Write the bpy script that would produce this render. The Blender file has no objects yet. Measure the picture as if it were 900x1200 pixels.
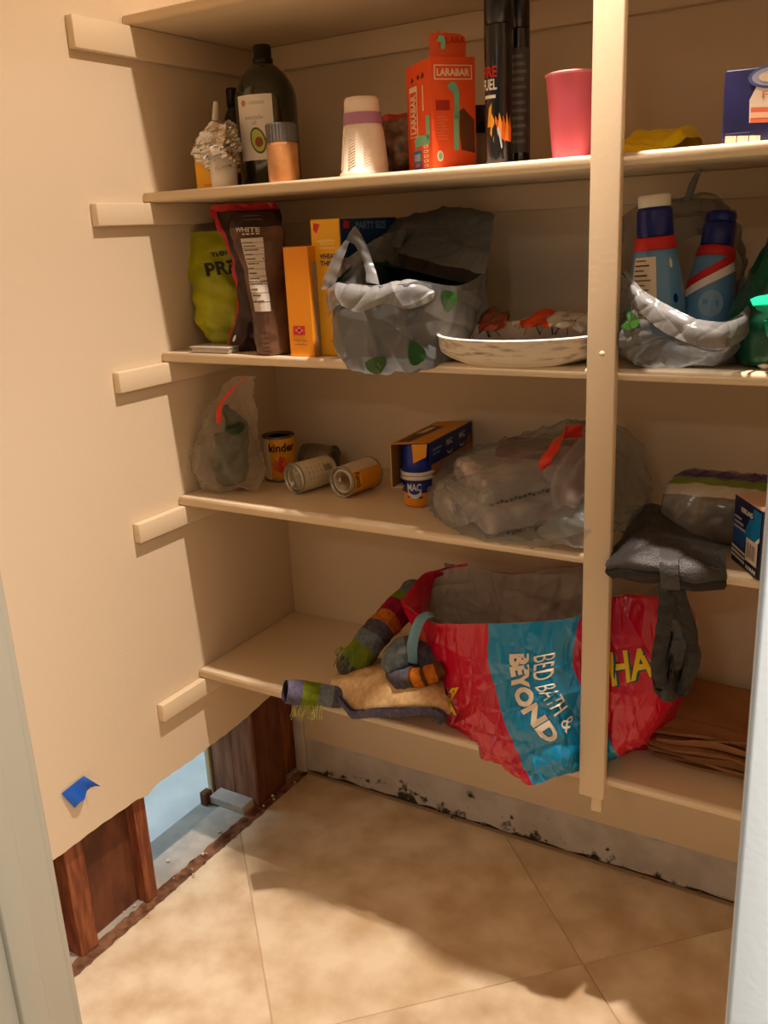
import bpy, bmesh, math, random
import numpy as np
from mathutils import Vector, Matrix

C = bpy.context.scene.collection
SC = bpy.context.scene
PI = math.pi

# ------------------------------------------------------------------ camera
F = 1074.731                                   # focal length in pixels of the 900x1200 frame
CAM = Vector((1.47047, -1.88400, 1.52615))
_y, _p, _r = 0.55262, 1.27260, -0.04896
CM = Matrix.Rotation(_y, 3, 'Z') @ Matrix.Rotation(_p, 3, 'X') @ Matrix.Rotation(_r, 3, 'Z')
cd = bpy.data.cameras.new('camera')
cam = bpy.data.objects.new('camera', cd)
C.objects.link(cam)
cam.matrix_world = Matrix.Translation(CAM) @ CM.to_4x4()
cd.sensor_fit = 'VERTICAL'
cd.sensor_height = 36.0
cd.sensor_width = 27.0
cd.lens = F * 36.0 / 1200.0
cd.clip_start = 0.02
SC.camera = cam

# ------------------------------------------------------------------ world, lights, exposure
w = bpy.data.worlds.new('world')
SC.world = w
w.use_nodes = True
w.node_tree.nodes['Background'].inputs[0].default_value = (0.94, 0.97, 1.0, 1)
w.node_tree.nodes['Background'].inputs[1].default_value = 0.10
SC.view_settings.view_transform = 'Standard'
SC.view_settings.look = 'None'
SC.view_settings.gamma = 1.0
SC.view_settings.use_curve_mapping = False
SC.view_settings.exposure = 0.0
SC.cycles.use_denoising = True
SC.cycles.max_bounces = 12
SC.cycles.transparent_max_bounces = 24
SC.cycles.sample_clamp_indirect = 6.0


def light(name, kind, loc, power, col, size, rot=(0, 0, 0), spread=140):
    d = bpy.data.lights.new(name, kind)
    d.energy = power
    if kind == 'SPOT':
        d.spot_size = math.radians(spread)
        d.spot_blend = 1.0
    d.color = col
    if kind == 'AREA':
        d.shape = 'DISK'
        d.size = size
    else:
        d.shadow_soft_size = size
    o = bpy.data.objects.new(name, d)
    o.location = loc
    o.rotation_euler = rot
    C.objects.link(o)
    return o


WARM = (1.0, 0.85, 0.73)
light('ceiling_downlight', 'SPOT', (0.92, -0.490, 2.66), 92, WARM, 0.03, spread=140)            # recessed downlight: wide spill
light('added_floor_spot', 'SPOT', (0.92, -0.490, 2.66), 121, WARM, 0.03, spread=82)        # second spot added at the same point to brighten floor and lower wall
light('casing_fill_lamp', 'AREA', (2.02, -1.78, 2.15), 40, (1.0, 0.97, 0.93), 0.30)  # unseen lamp added beside the doorway to brighten the door casing
light('far_hall_lamp', 'AREA', (1.42, -3.40, 2.40), 9, (1.0, 0.93, 0.84), 0.30)
light('next_room_daylight', 'AREA', (-1.3, -0.9, 2.2), 45, (0.70, 0.87, 1.0), 1.2)

# ------------------------------------------------------------------ pixel helpers (world points at real depths)
def _ray(u, v):
    return CM @ Vector(((u - 450) / F, (600 - v) / F, -1.0))


def at(u, v, Y):                                # point of the plane y = Y
    r = _ray(u, v)
    return CAM + r * ((Y - CAM.y) / r.y)


def atz(u, v, z):
    r = _ray(u, v)
    return CAM + r * ((z - CAM.z) / r.z)


def atx(u, v, x):
    r = _ray(u, v)
    return CAM + r * ((x - CAM.x) / r.x)


def mpp(P):                                     # metres per pixel at a point
    return -(CM.transposed() @ (Vector(P) - CAM)).z / F


def cam_ang(P):                                 # heading from a point to the camera
    return math.atan2(CAM.y - P[1], CAM.x - P[0])


# ------------------------------------------------------------------ materials
def lin(c):
    return tuple(((x / 255) / 12.92 if x / 255 <= 0.04045 else ((x / 255 + 0.055) / 1.055) ** 2.4) for x in c)


MATS = {}


def mat(name, col, rough=0.6, metal=0.0, col2=None, nscale=8.0, bump=0.0, bscale=60.0, spec=0.4,
        coat=0.0, trans=0.0, alpha=1.0, sub=0.0, detail=4.0, stretch=None, lo=0.4, hi=0.62, aniso=None):
    if name in MATS:
        return MATS[name]
    m = bpy.data.materials.new(name)
    MATS[name] = m
    m.use_nodes = True
    nt = m.node_tree
    b = nt.nodes['Principled BSDF']
    b.inputs['Base Color'].default_value = (*lin(col), 1)
    b.inputs['Roughness'].default_value = rough
    b.inputs['Metallic'].default_value = metal
    b.inputs['Specular IOR Level'].default_value = spec
    b.inputs['Coat Weight'].default_value = coat
    b.inputs['Transmission Weight'].default_value = trans
    b.inputs['Alpha'].default_value = alpha
    tc = nt.nodes.new('ShaderNodeTexCoord')
    src = tc.outputs['Object']
    if stretch:
        mp = nt.nodes.new('ShaderNodeMapping')
        mp.inputs['Scale'].default_value = stretch
        nt.links.new(src, mp.inputs['Vector'])
        src = mp.outputs['Vector']
    if col2:
        n = nt.nodes.new('ShaderNodeTexNoise')
        n.inputs['Scale'].default_value = nscale
        n.inputs['Detail'].default_value = detail
        nt.links.new(src, n.inputs['Vector'])
        r = nt.nodes.new('ShaderNodeValToRGB')
        r.color_ramp.elements[0].position = lo
        r.color_ramp.elements[1].position = hi
        r.color_ramp.elements[0].color = (*lin(col), 1)
        r.color_ramp.elements[1].color = (*lin(col2), 1)
        nt.links.new(n.outputs['Fac'], r.inputs['Fac'])
        nt.links.new(r.outputs['Color'], b.inputs['Base Color'])
    if bump:
        n2 = nt.nodes.new('ShaderNodeTexNoise')
        n2.inputs['Scale'].default_value = bscale
        n2.inputs['Detail'].default_value = 3
        nt.links.new(src, n2.inputs['Vector'])
        bp = nt.nodes.new('ShaderNodeBump')
        bp.inputs['Strength'].default_value = bump
        bp.inputs['Distance'].default_value = 0.004
        nt.links.new(n2.outputs['Fac'], bp.inputs['Height'])
        nt.links.new(bp.outputs['Normal'], b.inputs['Normal'])
    return m


def film(name, col, opacity, rough=0.3, col2=None, nscale=20.0):
    """thin plastic film: part see-through, part grey glossy sheet"""
    if name in MATS:
        return MATS[name]
    m = mat(name, col, rough=rough, spec=0.6, col2=col2, nscale=nscale)
    nt = m.node_tree
    b = nt.nodes['Principled BSDF']
    out = nt.nodes['Material Output']
    tl = nt.nodes.new('ShaderNodeBsdfTranslucent')
    tl.inputs['Color'].default_value = (*lin(col), 1)
    m1 = nt.nodes.new('ShaderNodeMixShader')
    m1.inputs['Fac'].default_value = 0.3
    nt.links.new(b.outputs['BSDF'], m1.inputs[1])
    nt.links.new(tl.outputs['BSDF'], m1.inputs[2])
    tr = nt.nodes.new('ShaderNodeBsdfTransparent')
    lw = nt.nodes.new('ShaderNodeLayerWeight')
    lw.inputs['Blend'].default_value = 0.35
    mr = nt.nodes.new('ShaderNodeMapRange')
    mr.inputs['To Min'].default_value = opacity
    mr.inputs['To Max'].default_value = min(1.0, opacity + 0.45)
    nt.links.new(lw.outputs['Facing'], mr.inputs['Value'])
    m2 = nt.nodes.new('ShaderNodeMixShader')
    nt.links.new(mr.outputs['Result'], m2.inputs['Fac'])
    nt.links.new(tr.outputs['BSDF'], m2.inputs[1])
    nt.links.new(m1.outputs['Shader'], m2.inputs[2])
    nt.links.new(m2.outputs['Shader'], out.inputs['Surface'])
    return m


def knit(name, col, col2=None, scale=260.0, axis='Z', rough=0.95):
    if name in MATS:
        return MATS[name]
    m = mat(name, col, rough=rough, spec=0.1, col2=col2, nscale=90)
    nt = m.node_tree
    b = nt.nodes['Principled BSDF']
    tc = nt.nodes.new('ShaderNodeTexCoord')
    wv = nt.nodes.new('ShaderNodeTexWave')
    wv.bands_direction = axis
    wv.inputs['Scale'].default_value = scale
    wv.inputs['Distortion'].default_value = 2.0
    nt.links.new(tc.outputs['Object'], wv.inputs['Vector'])
    bp = nt.nodes.new('ShaderNodeBump')
    bp.inputs['Strength'].default_value = 0.5
    bp.inputs['Distance'].default_value = 0.002
    nt.links.new(wv.outputs['Fac'], bp.inputs['Height'])
    nt.links.new(bp.outputs['Normal'], b.inputs['Normal'])
    return m


# ------------------------------------------------------------------ numpy noise, creases and lofts
def _hash(i, j, k, s):
    h = (i * 374761393 + j * 668265263 + k * 2147483647 + s * 1274126177) & 0xffffffff
    h = ((h ^ (h >> 13)) * 1103515245) & 0xffffffff
    h = ((h ^ (h >> 16)) * 2246822519) & 0xffffffff
    return ((h ^ (h >> 13)) & 0xffff) / 65535.0


def vnoise(P, scale, seed=0):
    q = np.asarray(P, float) * scale + 100.0
    i = np.floor(q).astype(np.int64)
    f = q - i
    f = f * f * (3 - 2 * f)
    r = 0
    for dx in (0, 1):
        for dy in (0, 1):
            for dz in (0, 1):
                ww = (f[..., 0] if dx else 1 - f[..., 0]) * (f[..., 1] if dy else 1 - f[..., 1]) * (f[..., 2] if dz else 1 - f[..., 2])
                r = r + ww * _hash(i[..., 0] + dx, i[..., 1] + dy, i[..., 2] + dz, seed)
    return r * 2 - 1


def crease(P, freq, seed=0, K=5, warp=0.35):
    """sum of folded planes: straight-ish sharp creases as in crumpled film or paper"""
    rs = np.random.RandomState(seed)
    out = 0
    P = np.asarray(P, float)
    for k in range(K):
        d = rs.normal(size=3)
        d /= np.linalg.norm(d)
        fr = freq * rs.uniform(0.5, 1.6)
        t = (P @ d) * fr + rs.uniform(0, 10) + warp * vnoise(P, freq * 0.6, seed * 7 + k)
        out = out + np.abs((t % 1.0) * 2 - 1) * 2 - 1
    return out / K * 1.6


def folds(P, freq, seed=0, K=7, sharp=4.0, warp=0.5):
    """thin raised and sunken wrinkles that start and die out, as in creased film"""
    rs = np.random.RandomState(seed)
    P = np.asarray(P, float)
    out = 0
    for k in range(K):
        d = rs.normal(size=3)
        d /= np.linalg.norm(d)
        fr = freq * rs.uniform(0.6, 1.5)
        t = (P @ d) * fr + rs.uniform(0, 10) + warp * vnoise(P, freq * 0.45, seed * 7 + k)
        r = (1 - np.abs((t % 1.0) * 2 - 1)) ** sharp
        m = np.clip(vnoise(P, freq * 0.55, seed * 13 + 50 + k) * 1.6 + 0.15, 0, 1)
        out = out + r * m * (1 if k % 3 else -0.8)
    return out * 0.75


def _cr(A, n, closed):
    """Catmull-Rom resample along axis 0 to n samples"""
    A = np.asarray(A, float)
    m = len(A)
    t = np.linspace(0, m if closed else m - 1, n, endpoint=not closed)
    i = np.floor(t).astype(int)
    if not closed:
        i = np.minimum(i, m - 2)
    f = (t - i).reshape((-1,) + (1,) * (A.ndim - 1))
    def g(k):
        return A[k % m] if closed else A[np.clip(k, 0, m - 1)]
    p0, p1, p2, p3 = g(i - 1), g(i), g(i + 1), g(i + 2)
    return 0.5 * (2 * p1 + (p2 - p0) * f + (2 * p0 - 5 * p1 + 4 * p2 - p3) * f ** 2 + (3 * p1 - p0 - 3 * p2 + p3) * f ** 3)


def loft(rings, nv, nu, closed=True):
    A = np.array([[tuple(p) for p in r] for r in rings], float)
    A = _cr(A, nv, False)
    A = np.swapaxes(_cr(np.swapaxes(A, 0, 1), nu, closed), 0, 1)
    return A                                     # nv x nu x 3


def gnormals(G, closed=True):
    if closed:
        du = np.roll(G, -1, 1) - np.roll(G, 1, 1)
    else:
        du = np.gradient(G, axis=1)
    dv = np.gradient(G, axis=0)
    n = np.cross(du, dv)
    return n / (np.linalg.norm(n, axis=2, keepdims=True) + 1e-9)


def displace(G, amount, closed=True):
    return G + gnormals(G, closed) * amount[..., None]


# ------------------------------------------------------------------ mesh builder
_txt = {}


def text_polys(s, bold=False):
    key = (s, bold)
    if key not in _txt:
        cu = bpy.data.curves.new('t', 'FONT')
        cu.body = s
        cu.size = 1.0
        cu.resolution_u = 3
        if bold:
            cu.offset = 0.03 if bold is True else bold
        o = bpy.data.objects.new('t', cu)
        C.objects.link(o)
        dg = bpy.context.evaluated_depsgraph_get()
        me = bpy.data.meshes.new_from_object(o.evaluated_get(dg))
        v = np.array([(p.co.x, p.co.y) for p in me.vertices])
        f = [tuple(p.vertices) for p in me.polygons]
        bpy.data.objects.remove(o)
        bpy.data.curves.remove(cu)
        bpy.data.meshes.remove(me)
        mn, mx = v.min(0), v.max(0)
        v = (v - (mn + mx) / 2) / (mx[1] - mn[1])
        _txt[key] = (v, f)
    return _txt[key]


class MB:
    def __init__(s):
        s.v, s.f, s.m, s.sm = [], [], [], []

    def add(s, vs, fs, mi=0, smooth=True, M=None):
        b = len(s.v)
        if M is not None:
            vs = [M @ Vector(p) for p in vs]
        s.v.extend(tuple(p) for p in vs)
        for k, f in enumerate(fs):
            s.f.append(tuple(b + i for i in f))
            s.m.append(mi[k] if isinstance(mi, (list, tuple)) else mi)
            s.sm.append(smooth)
        return s

    def box(s, a, b, bev=0.0, mi=0, M=None, seg=2):
        bm = bmesh.new()
        bmesh.ops.create_cube(bm, size=1)
        for v in bm.verts:
            v.co = Vector([(a[i] + b[i]) / 2 + v.co[i] * (b[i] - a[i]) for i in range(3)])
        if bev:
            bmesh.ops.bevel(bm, geom=bm.edges[:], offset=bev, segments=seg, profile=0.5, affect='EDGES')
        bm.verts.index_update()
        s.add([v.co.copy() for v in bm.verts], [[v.index for v in f.verts] for f in bm.faces], mi, bool(bev) and seg > 1, M)
        bm.free()
        return s

    def lathe(s, prof, n=32, mi=0, M=None, cap0=True, cap1=True):
        vs, fs, ms = [], [], []
        for (r, z) in prof:
            for k in range(n):
                a = 2 * PI * k / n
                vs.append((r * math.cos(a), r * math.sin(a), z))
        for i in range(len(prof) - 1):
            for k in range(n):
                k2 = (k + 1) % n
                fs.append((i * n + k, i * n + k2, (i + 1) * n + k2, (i + 1) * n + k))
                ms.append(mi[i] if isinstance(mi, (list, tuple)) else mi)
        if cap0:
            fs.append(tuple(range(n - 1, -1, -1)))
            ms.append(ms[0])
        if cap1:
            q = (len(prof) - 1) * n
            fs.append(tuple(range(q, q + n)))
            ms.append(ms[-2] if cap0 else ms[-1])
        return s.add(vs, fs, ms, True, M)

    def grid(s, G, closed=True, mi=0, cap0=False, cap1=False, smooth=True, M=None):
        nv, nu = G.shape[:2]
        vs = G.reshape(-1, 3)
        fs, ms = [], []
        for i in range(nv - 1):
            for k in range(nu if closed else nu - 1):
                k2 = (k + 1) % nu
                fs.append((i * nu + k, i * nu + k2, (i + 1) * nu + k2, (i + 1) * nu + k))
                ms.append(mi((i + .5) / (nv - 1), (k + .5) / nu, i, k) if callable(mi) else mi)
        if cap0:
            fs.append(tuple(range(nu - 1, -1, -1)))
            ms.append(ms[0])
        if cap1:
            q = (nv - 1) * nu
            fs.append(tuple(range(q, q + nu)))
            ms.append(ms[-2] if cap0 else ms[-1])
        return s.add([tuple(p) for p in vs], fs, ms, smooth, M)

    def tube(s, pts, rad, n=12, mi=0, res=None, cap=True, flat=1.0, disp=None):
        pts = np.array([tuple(p) for p in pts], float)
        rad = np.array(rad if hasattr(rad, '__len__') else [rad] * len(pts), float)
        if res:
            rad = _cr(rad, res, False)
            pts = _cr(pts, res, False)
        T = np.gradient(pts, axis=0)
        T /= np.linalg.norm(T, axis=1, keepdims=True) + 1e-12
        up = np.array((0, 0, 1.0))
        N = np.cross(T[0], up)
        if np.linalg.norm(N) < 1e-3:
            N = np.cross(T[0], (1.0, 0, 0))
        rows = []
        for i in range(len(pts)):
            N = N - T[i] * (N @ T[i])
            N /= np.linalg.norm(N) + 1e-12
            B = np.cross(T[i], N)
            rows.append([pts[i] + rad[i] * (math.cos(2 * PI * k / n) * N + flat * math.sin(2 * PI * k / n) * B) for k in range(n)])
        G = np.array(rows)
        if disp:
            G = displace(G, disp[0] * (folds(G, disp[1], disp[2]) + .6 * crease(G, disp[1] * .8, disp[2] + 1, 4)))
        return s.grid(G, True, mi, cap, cap)

    def poly(s, pts, surf, off, mi=0):
        """convex 2-D outline laid on a surface(u, v, offset)"""
        c = (sum(p[0] for p in pts) / len(pts), sum(p[1] for p in pts) / len(pts))
        vs = [surf(c[0], c[1], off)] + [surf(p[0], p[1], off) for p in pts]
        n = len(pts)
        return s.add(vs, [(0, 1 + k, 1 + (k + 1) % n) for k in range(n)], mi, False)

    def rect(s, u0, v0, u1, v1, surf, off, mi=0, n=1):
        vs, fs = [], []
        for k in range(n + 1):
            u = u0 + (u1 - u0) * k / n
            vs += [surf(u, v0, off), surf(u, v1, off)]
        for k in range(n):
            fs.append((2 * k, 2 * k + 2, 2 * k + 3, 2 * k + 1))
        return s.add(vs, fs, mi, n > 1)

    def ell(s, cu, cv, ru, rv, surf, off, mi=0, rot=0.0, n=20):
        pts = []
        for k in range(n):
            a = 2 * PI * k / n
            x, y = ru * math.cos(a), rv * math.sin(a)
            pts.append((cu + x * math.cos(rot) - y * math.sin(rot), cv + x * math.sin(rot) + y * math.cos(rot)))
        return s.poly(pts, surf, off, mi)

    def text(s, t, cu, cv, h, surf, off, mi=0, rot=0.0, wid=None, bold=False):
        v, f = text_polys(t, bold)
        sx = h
        if wid:
            sx = wid / (v[:, 0].max() - v[:, 0].min())
        c, sn = math.cos(rot), math.sin(rot)
        vs = [surf(cu + p[0] * sx * c - p[1] * h * sn, cv + p[0] * sx * sn + p[1] * h * c, off) for p in v]
        return s.add(vs, f, mi, False)

    def build(s, name, mats, parent=None, world=True, kind=None, label=None):
        me = bpy.data.meshes.new(name)
        o = Vector((0, 0, 0))
        if parent is not None and world:
            o = parent.location
            R = parent.rotation_euler.to_matrix().transposed()
            vs = [tuple(R @ (Vector(p) - o)) for p in s.v]
        else:
            vs = s.v
        me.from_pydata([tuple(p) for p in vs], [], s.f)
        if not isinstance(mats, (list, tuple)):
            mats = [mats]
        for m in mats:
            me.materials.append(m)
        me.polygons.foreach_set('material_index', s.m)
        me.polygons.foreach_set('use_smooth', s.sm)
        me.validate()
        me.update()
        ob = bpy.data.objects.new(name, me)
        C.objects.link(ob)
        if parent is not None:
            ob.parent = parent
        if kind:
            ob['kind'] = kind
        if label:
            ob['label'] = label
        return ob


def flat_surf(O, U, V):
    O, U, V = Vector(O), Vector(U), Vector(V)
    N = U.cross(V).normalized()
    return lambda u, v, off=0.0: O + U * u + V * v + N * off


def cyl_surf(cx, cy, z0, r, a0, r2=None, h=1.0):
    """u = arc length from heading a0 (to the right as seen from outside), v = height; r to r2 over h"""
    def f(u, v, off=0.0):
        rr = r + ((r2 - r) * v / h if r2 is not None else 0)
        a = a0 + u / r
        return Vector((cx + (rr + off) * math.cos(a), cy + (rr + off) * math.sin(a), z0 + v))
    return f


def grid_surf(G, closed=True):
    """bilinear lookup of a loft grid: u in 0..1 round the ring, v in 0..1 along the rings"""
    N = gnormals(G, closed)
    nv, nu = G.shape[:2]
    def f(u, v, off=0.0):
        x = (u % 1.0) * nu if closed else min(max(u, 0), 1) * (nu - 1)
        y = min(max(v, 0), 1) * (nv - 1)
        i, j = int(min(y, nv - 2)), int(x)
        if not closed:
            j = min(j, nu - 2)
        fy, fx = y - i, x - j
        j1, j0 = (j + 1) % nu, j % nu
        p = (G[i, j0] * (1 - fx) + G[i, j1] * fx) * (1 - fy) + (G[i + 1, j0] * (1 - fx) + G[i + 1, j1] * fx) * fy
        n = (N[i, j0] * (1 - fx) + N[i, j1] * fx) * (1 - fy) + (N[i + 1, j0] * (1 - fx) + N[i + 1, j1] * fx) * fy
        return Vector(p + n * off)
    return f


def thing(name, label, cat, loc=(0, 0, 0), rz=0.0, group=None):
    o = bpy.data.objects.new(name, None)
    o.empty_display_size = 0.05
    o.location = loc
    o.rotation_euler = (0, 0, rz)
    C.objects.link(o)
    return tag(o, label, cat, group)


def tag(o, label, cat, group=None):
    o['label'] = label
    o['category'] = cat
    if group:
        o['group'] = group
    return o


def struct(o):
    o['kind'] = 'structure'
    return o


def project(G):
    q = (np.asarray(G) - np.array(CAM)) @ np.array(CM)
    return np.stack([450 + F * q[..., 0] / -q[..., 2], 600 - F * q[..., 1] / -q[..., 2]], -1)


def locate(G, P2, u, v, mask=None):
    """grid coordinates (0..1, 0..1) of the front surface point seen near pixel (u, v)"""
    d = (P2[..., 0] - u) ** 2 + (P2[..., 1] - v) ** 2
    if mask is not None:
        d = np.where(mask, d, 1e9)
    i, k = np.unravel_index(np.argmin(d), d.shape)
    return k / G.shape[1], i / (G.shape[0] - 1)


def strip_text(gs, cols, flip=False):
    """text frame from (x, bottom uv, top uv) columns on a surface"""
    xs = [c[0] for c in cols]
    lo_ = np.array([c[1] for c in cols]); hi_ = np.array([c[2] for c in cols])
    def f(x, y, off=0.0):
        b = [np.interp(x, xs, lo_[:, i]) for i in (0, 1)]
        t_ = [np.interp(x, xs, hi_[:, i]) for i in (0, 1)]
        return gs(b[0] + (t_[0] - b[0]) * y, b[1] + (t_[1] - b[1]) * y, off)
    return f



# ================================================================== THE ROOM
Z1, Z2, Z3, Z4, Z5 = 1.9565, 1.6229, 1.2906, 0.9608, 0.5204       # shelf tops
DEP, TH = 0.40, 0.020                                              # shelf depth and thickness
XR = 1.95                                                          # right wall
YF, YO = -1.300, -1.415                                            # front wall, inside and outside faces
CEIL = 2.75

paint = mat('cream_wall_paint', (224, 203, 172), 0.75, bump=0.12, bscale=170, spec=0.25)
shelfpaint = mat('cream_semigloss_paint', (226, 204, 170), 0.42, bump=0.05, bscale=120, spec=0.4)
trimwhite = mat('white_trim_paint', (248, 246, 240), 0.4, bump=0.04, bscale=200)
trimcream = mat('pale_trim_paint', (184, 176, 156), 0.4)
wood_dark = mat('old_red_brown_wood', (116, 60, 32), 0.7, col2=(152, 88, 52), nscale=14, stretch=(6, 6, 0.9), bump=0.3, bscale=30)
wood_mid = mat('old_brown_wood', (122, 82, 58), 0.75, col2=(150, 108, 80), nscale=10, stretch=(6, 6, 0.8), bump=0.3, bscale=30)
wood_panel = mat('dark_brown_panel', (88, 46, 24), 0.65, col2=(116, 66, 38), nscale=9, stretch=(3, 3, 0.8), bump=0.2, bscale=20)
dust = mat('dusty_plate_wood', (158, 152, 142), 0.9, col2=(182, 172, 158), nscale=14, bump=0.3, bscale=80)
dirt = mat('dark_dirt', (60, 40, 28), 0.95, col2=(92, 64, 46), nscale=40, bump=0.6, bscale=90)
gyps = mat('drywall_core', (205, 196, 180), 0.9, bump=0.3, bscale=120)


def stained(name, base, base2):
    """bare wall band with dark mould blotches thickest along its foot"""
    m = mat(name, base, 0.9, col2=base2, nscale=12, bump=0.25, bscale=60)
    nt = m.node_tree
    b = nt.nodes['Principled BSDF']
    ramp = [n for n in nt.nodes if n.type == 'VALTORGB'][0]
    tc = nt.nodes.new('ShaderNodeTexCoord')
    sep = nt.nodes.new('ShaderNodeSeparateXYZ')
    nt.links.new(tc.outputs['Object'], sep.inputs[0])
    n = nt.nodes.new('ShaderNodeTexNoise')
    n.inputs['Scale'].default_value = 26
    n.inputs['Detail'].default_value = 6
    n.inputs['Roughness'].default_value = 0.65
    nt.links.new(tc.outputs['Object'], n.inputs['Vector'])
    big = nt.nodes.new('ShaderNodeTexNoise')
    big.inputs['Scale'].default_value = 4.5
    nt.links.new(tc.outputs['Object'], big.inputs['Vector'])
    z = nt.nodes.new('ShaderNodeMapRange')
    z.inputs['From Min'].default_value = 0.0
    z.inputs['From Max'].default_value = 0.075
    z.inputs['To Min'].default_value = 0.16
    z.inputs['To Max'].default_value = -0.10
    nt.links.new(sep.outputs['Z'], z.inputs['Value'])
    a = nt.nodes.new('ShaderNodeMath'); a.operation = 'ADD'
    nt.links.new(n.outputs['Fac'], a.inputs[0]); nt.links.new(z.outputs['Result'], a.inputs[1])
    a2 = nt.nodes.new('ShaderNodeMath'); a2.operation = 'MULTIPLY_ADD'
    nt.links.new(big.outputs['Fac'], a2.inputs[0]); a2.inputs[1].default_value = 0.45
    nt.links.new(a.outputs[0], a2.inputs[2])
    mr = nt.nodes.new('ShaderNodeMapRange')
    mr.inputs['From Min'].default_value = 0.83
    mr.inputs['From Max'].default_value = 0.93
    nt.links.new(a2.outputs[0], mr.inputs['Value'])
    mx = nt.nodes.new('ShaderNodeMixRGB')
    mx.inputs['Color2'].default_value = (*lin((62, 54, 40)), 1)
    nt.links.new(mr.outputs['Result'], mx.inputs['Fac'])
    nt.links.new(ramp.outputs['Color'], mx.inputs['Color1'])
    nt.links.new(mx.outputs['Color'], b.inputs['Base Color'])
    return m


mould = stained('bare_gypsum_with_mould', (202, 196, 188), (186, 178, 168))

# floor: 45 degree travertine tiles with recessed joints
tile_ms = []
for k, (c1, c2) in enumerate([((240, 220, 188), (206, 177, 138)), ((234, 213, 181), (200, 171, 134)), ((242, 223, 192), (210, 182, 144))]):
    tile_ms.append(mat('travertine_%s' % 'abc'[k], c1, 0.42, col2=c2, nscale=8 + k, detail=10, bump=0.06, bscale=25, spec=0.35, lo=0.35, hi=0.68))
fl = MB().box((-0.012, YF - 0.8, -0.10), (XR + 0.3, 0.02, -0.0025), 0, 0)
floor = struct(fl.build('floor', mat('grout', (200, 172, 136), 0.9, bump=0.2)))


def clip_poly(P, x0, x1, y0, y1):
    for ax, lim, sgn in ((0, x0, 1), (0, x1, -1), (1, y0, 1), (1, y1, -1)):
        out = []
        for i in range(len(P)):
            a, b = P[i], P[(i + 1) % len(P)]
            da, db = sgn * (a[ax] - lim), sgn * (b[ax] - lim)
            if da >= 0:
                out.append(a)
            if da * db < 0:
                t = da / (da - db)
                out.append((a[0] + (b[0] - a[0]) * t, a[1] + (b[1] - a[1]) * t))
        P = out
        if len(P) < 3:
            return None
    return P


TS, TQ = 0.667, 1.0
S2 = math.sqrt(2)
random.seed(4)
g = 0.0009
for i in range(-4, 5):
    for j in range(-4, 5):
        # p = (x+y)/sqrt2, q = (y-x)/sqrt2
        p0, q0 = 0.630 / S2 + i * TS, -1.285 / S2 + j * TQ
        cs = [(p0 + g, q0 + g), (p0 + TS - g, q0 + g), (p0 + TS - g, q0 + TQ - g), (p0 + g, q0 + TQ - g)]
        P = [((p - q) / S2, (p + q) / S2) for p, q in cs]
        P = clip_poly(P, 0.0, XR, YF - 0.8, -0.004)
        if not P:
            continue
        bm = bmesh.new()
        vs = [bm.verts.new((x, y, -0.012)) for x, y in P]
        f = bm.faces.new(vs)
        if f.normal.z < 0:
            f.normal_flip()
        r = bmesh.ops.extrude_face_region(bm, geom=[f])
        dz = 0.012 + random.uniform(-0.0006, 0.0006)
        for v in r['geom']:
            if isinstance(v, bmesh.types.BMVert):
                v.co.z += dz
        bmesh.ops.bevel(bm, geom=[e for e in bm.edges if all(v.co.z > -0.005 for v in e.verts)], offset=0.0015, segments=1, affect='EDGES')
        bmesh.ops.recalc_face_normals(bm, faces=bm.faces)
        bm.verts.index_update()
        t = MB().add([v.co.copy() for v in bm.verts], [[v.index for v in f.verts] for f in bm.faces], 0, False)
        bm.free()
        t.build('tile', random.choice(tile_ms), floor)

# back wall: painted above, bare stained band where the skirting was
wb = MB().box((-0.20, 0.0, 0.118), (XR + 0.1, 0.10, CEIL), 0, 0)
wall_back = struct(wb.build('wall_back', paint))
band = MB()
n = 150
xs = np.linspace(0.0, XR, n)
vs, fs = [], []
for k, x in enumerate(xs):
    tear = 0.118 + 0.004 * math.sin(x * 23) * math.sin(x * 7.1) + 0.0025 * math.sin(x * 91)
    vs += [(x, 0.0025, 0.010 + 0.004 * math.sin(x * 57) * math.sin(x * 13)), (x, 0.0025, tear - 0.002), (x, 0.0, tear + 0.003), (x, 0.03, 0.006)]
for k in range(n - 1):
    a, b = 4 * k, 4 * k + 4
    fs += [(a, b, b + 1, a + 1), (a + 1, b + 1, b + 2, a + 2), (a + 3, b + 3, b, a)]
band.add(vs, fs, 0, False)
band.box((-0.20, 0.004, -0.02), (0.0, 0.09, 0.119), 0, 0)
band.box((-0.035, -0.012, 0.0), (0.001, 0.004, 0.30), 0.003, 0)
band.build('bare_wall_band', mould, wall_back, label='bare stained drywall band along the foot of the wall')
MB().box((0.0, 0.012, -0.01), (XR, 0.05, 0.02), 0, 0).build('floor_gap', dirt, wall_back, label='dark dirty gap under the wall')
pk = MB()
rs = random.Random(3)
for (px, py, s) in [(372, 925, .010), (431, 915, .012), (487, 930, .012), (552, 932, .016), (515, 950, .012), (530, 957, .012), (566, 966, .01), (600, 958, .01), (357, 884, .012), (690, 1002, .006), (712, 995, .008), (754, 1029, .006), (820, 1046, .006), (640, 985, .008)]:
    P = at(px, py, 0.002)
    pts = []
    for k in range(9):
        a = 2 * PI * k / 9
        rr = s * rs.uniform(.45, 1.0)
        pts.append((P.x + rr * math.cos(a), P.z + rr * .9 * math.sin(a)))
    pk.poly(pts, lambda u, v, off: Vector((u, 0.0022 - off, v)), 0.0008, 0)
    pts2 = [(P.x + (u - P.x) * .55 + rs.uniform(-.002, .002), P.z + (v - P.z) * .55) for u, v in pts]
    pk.poly(pts2, lambda u, v, off: Vector((u, 0.0022 - off, v)), 0.0014, 1)
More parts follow.
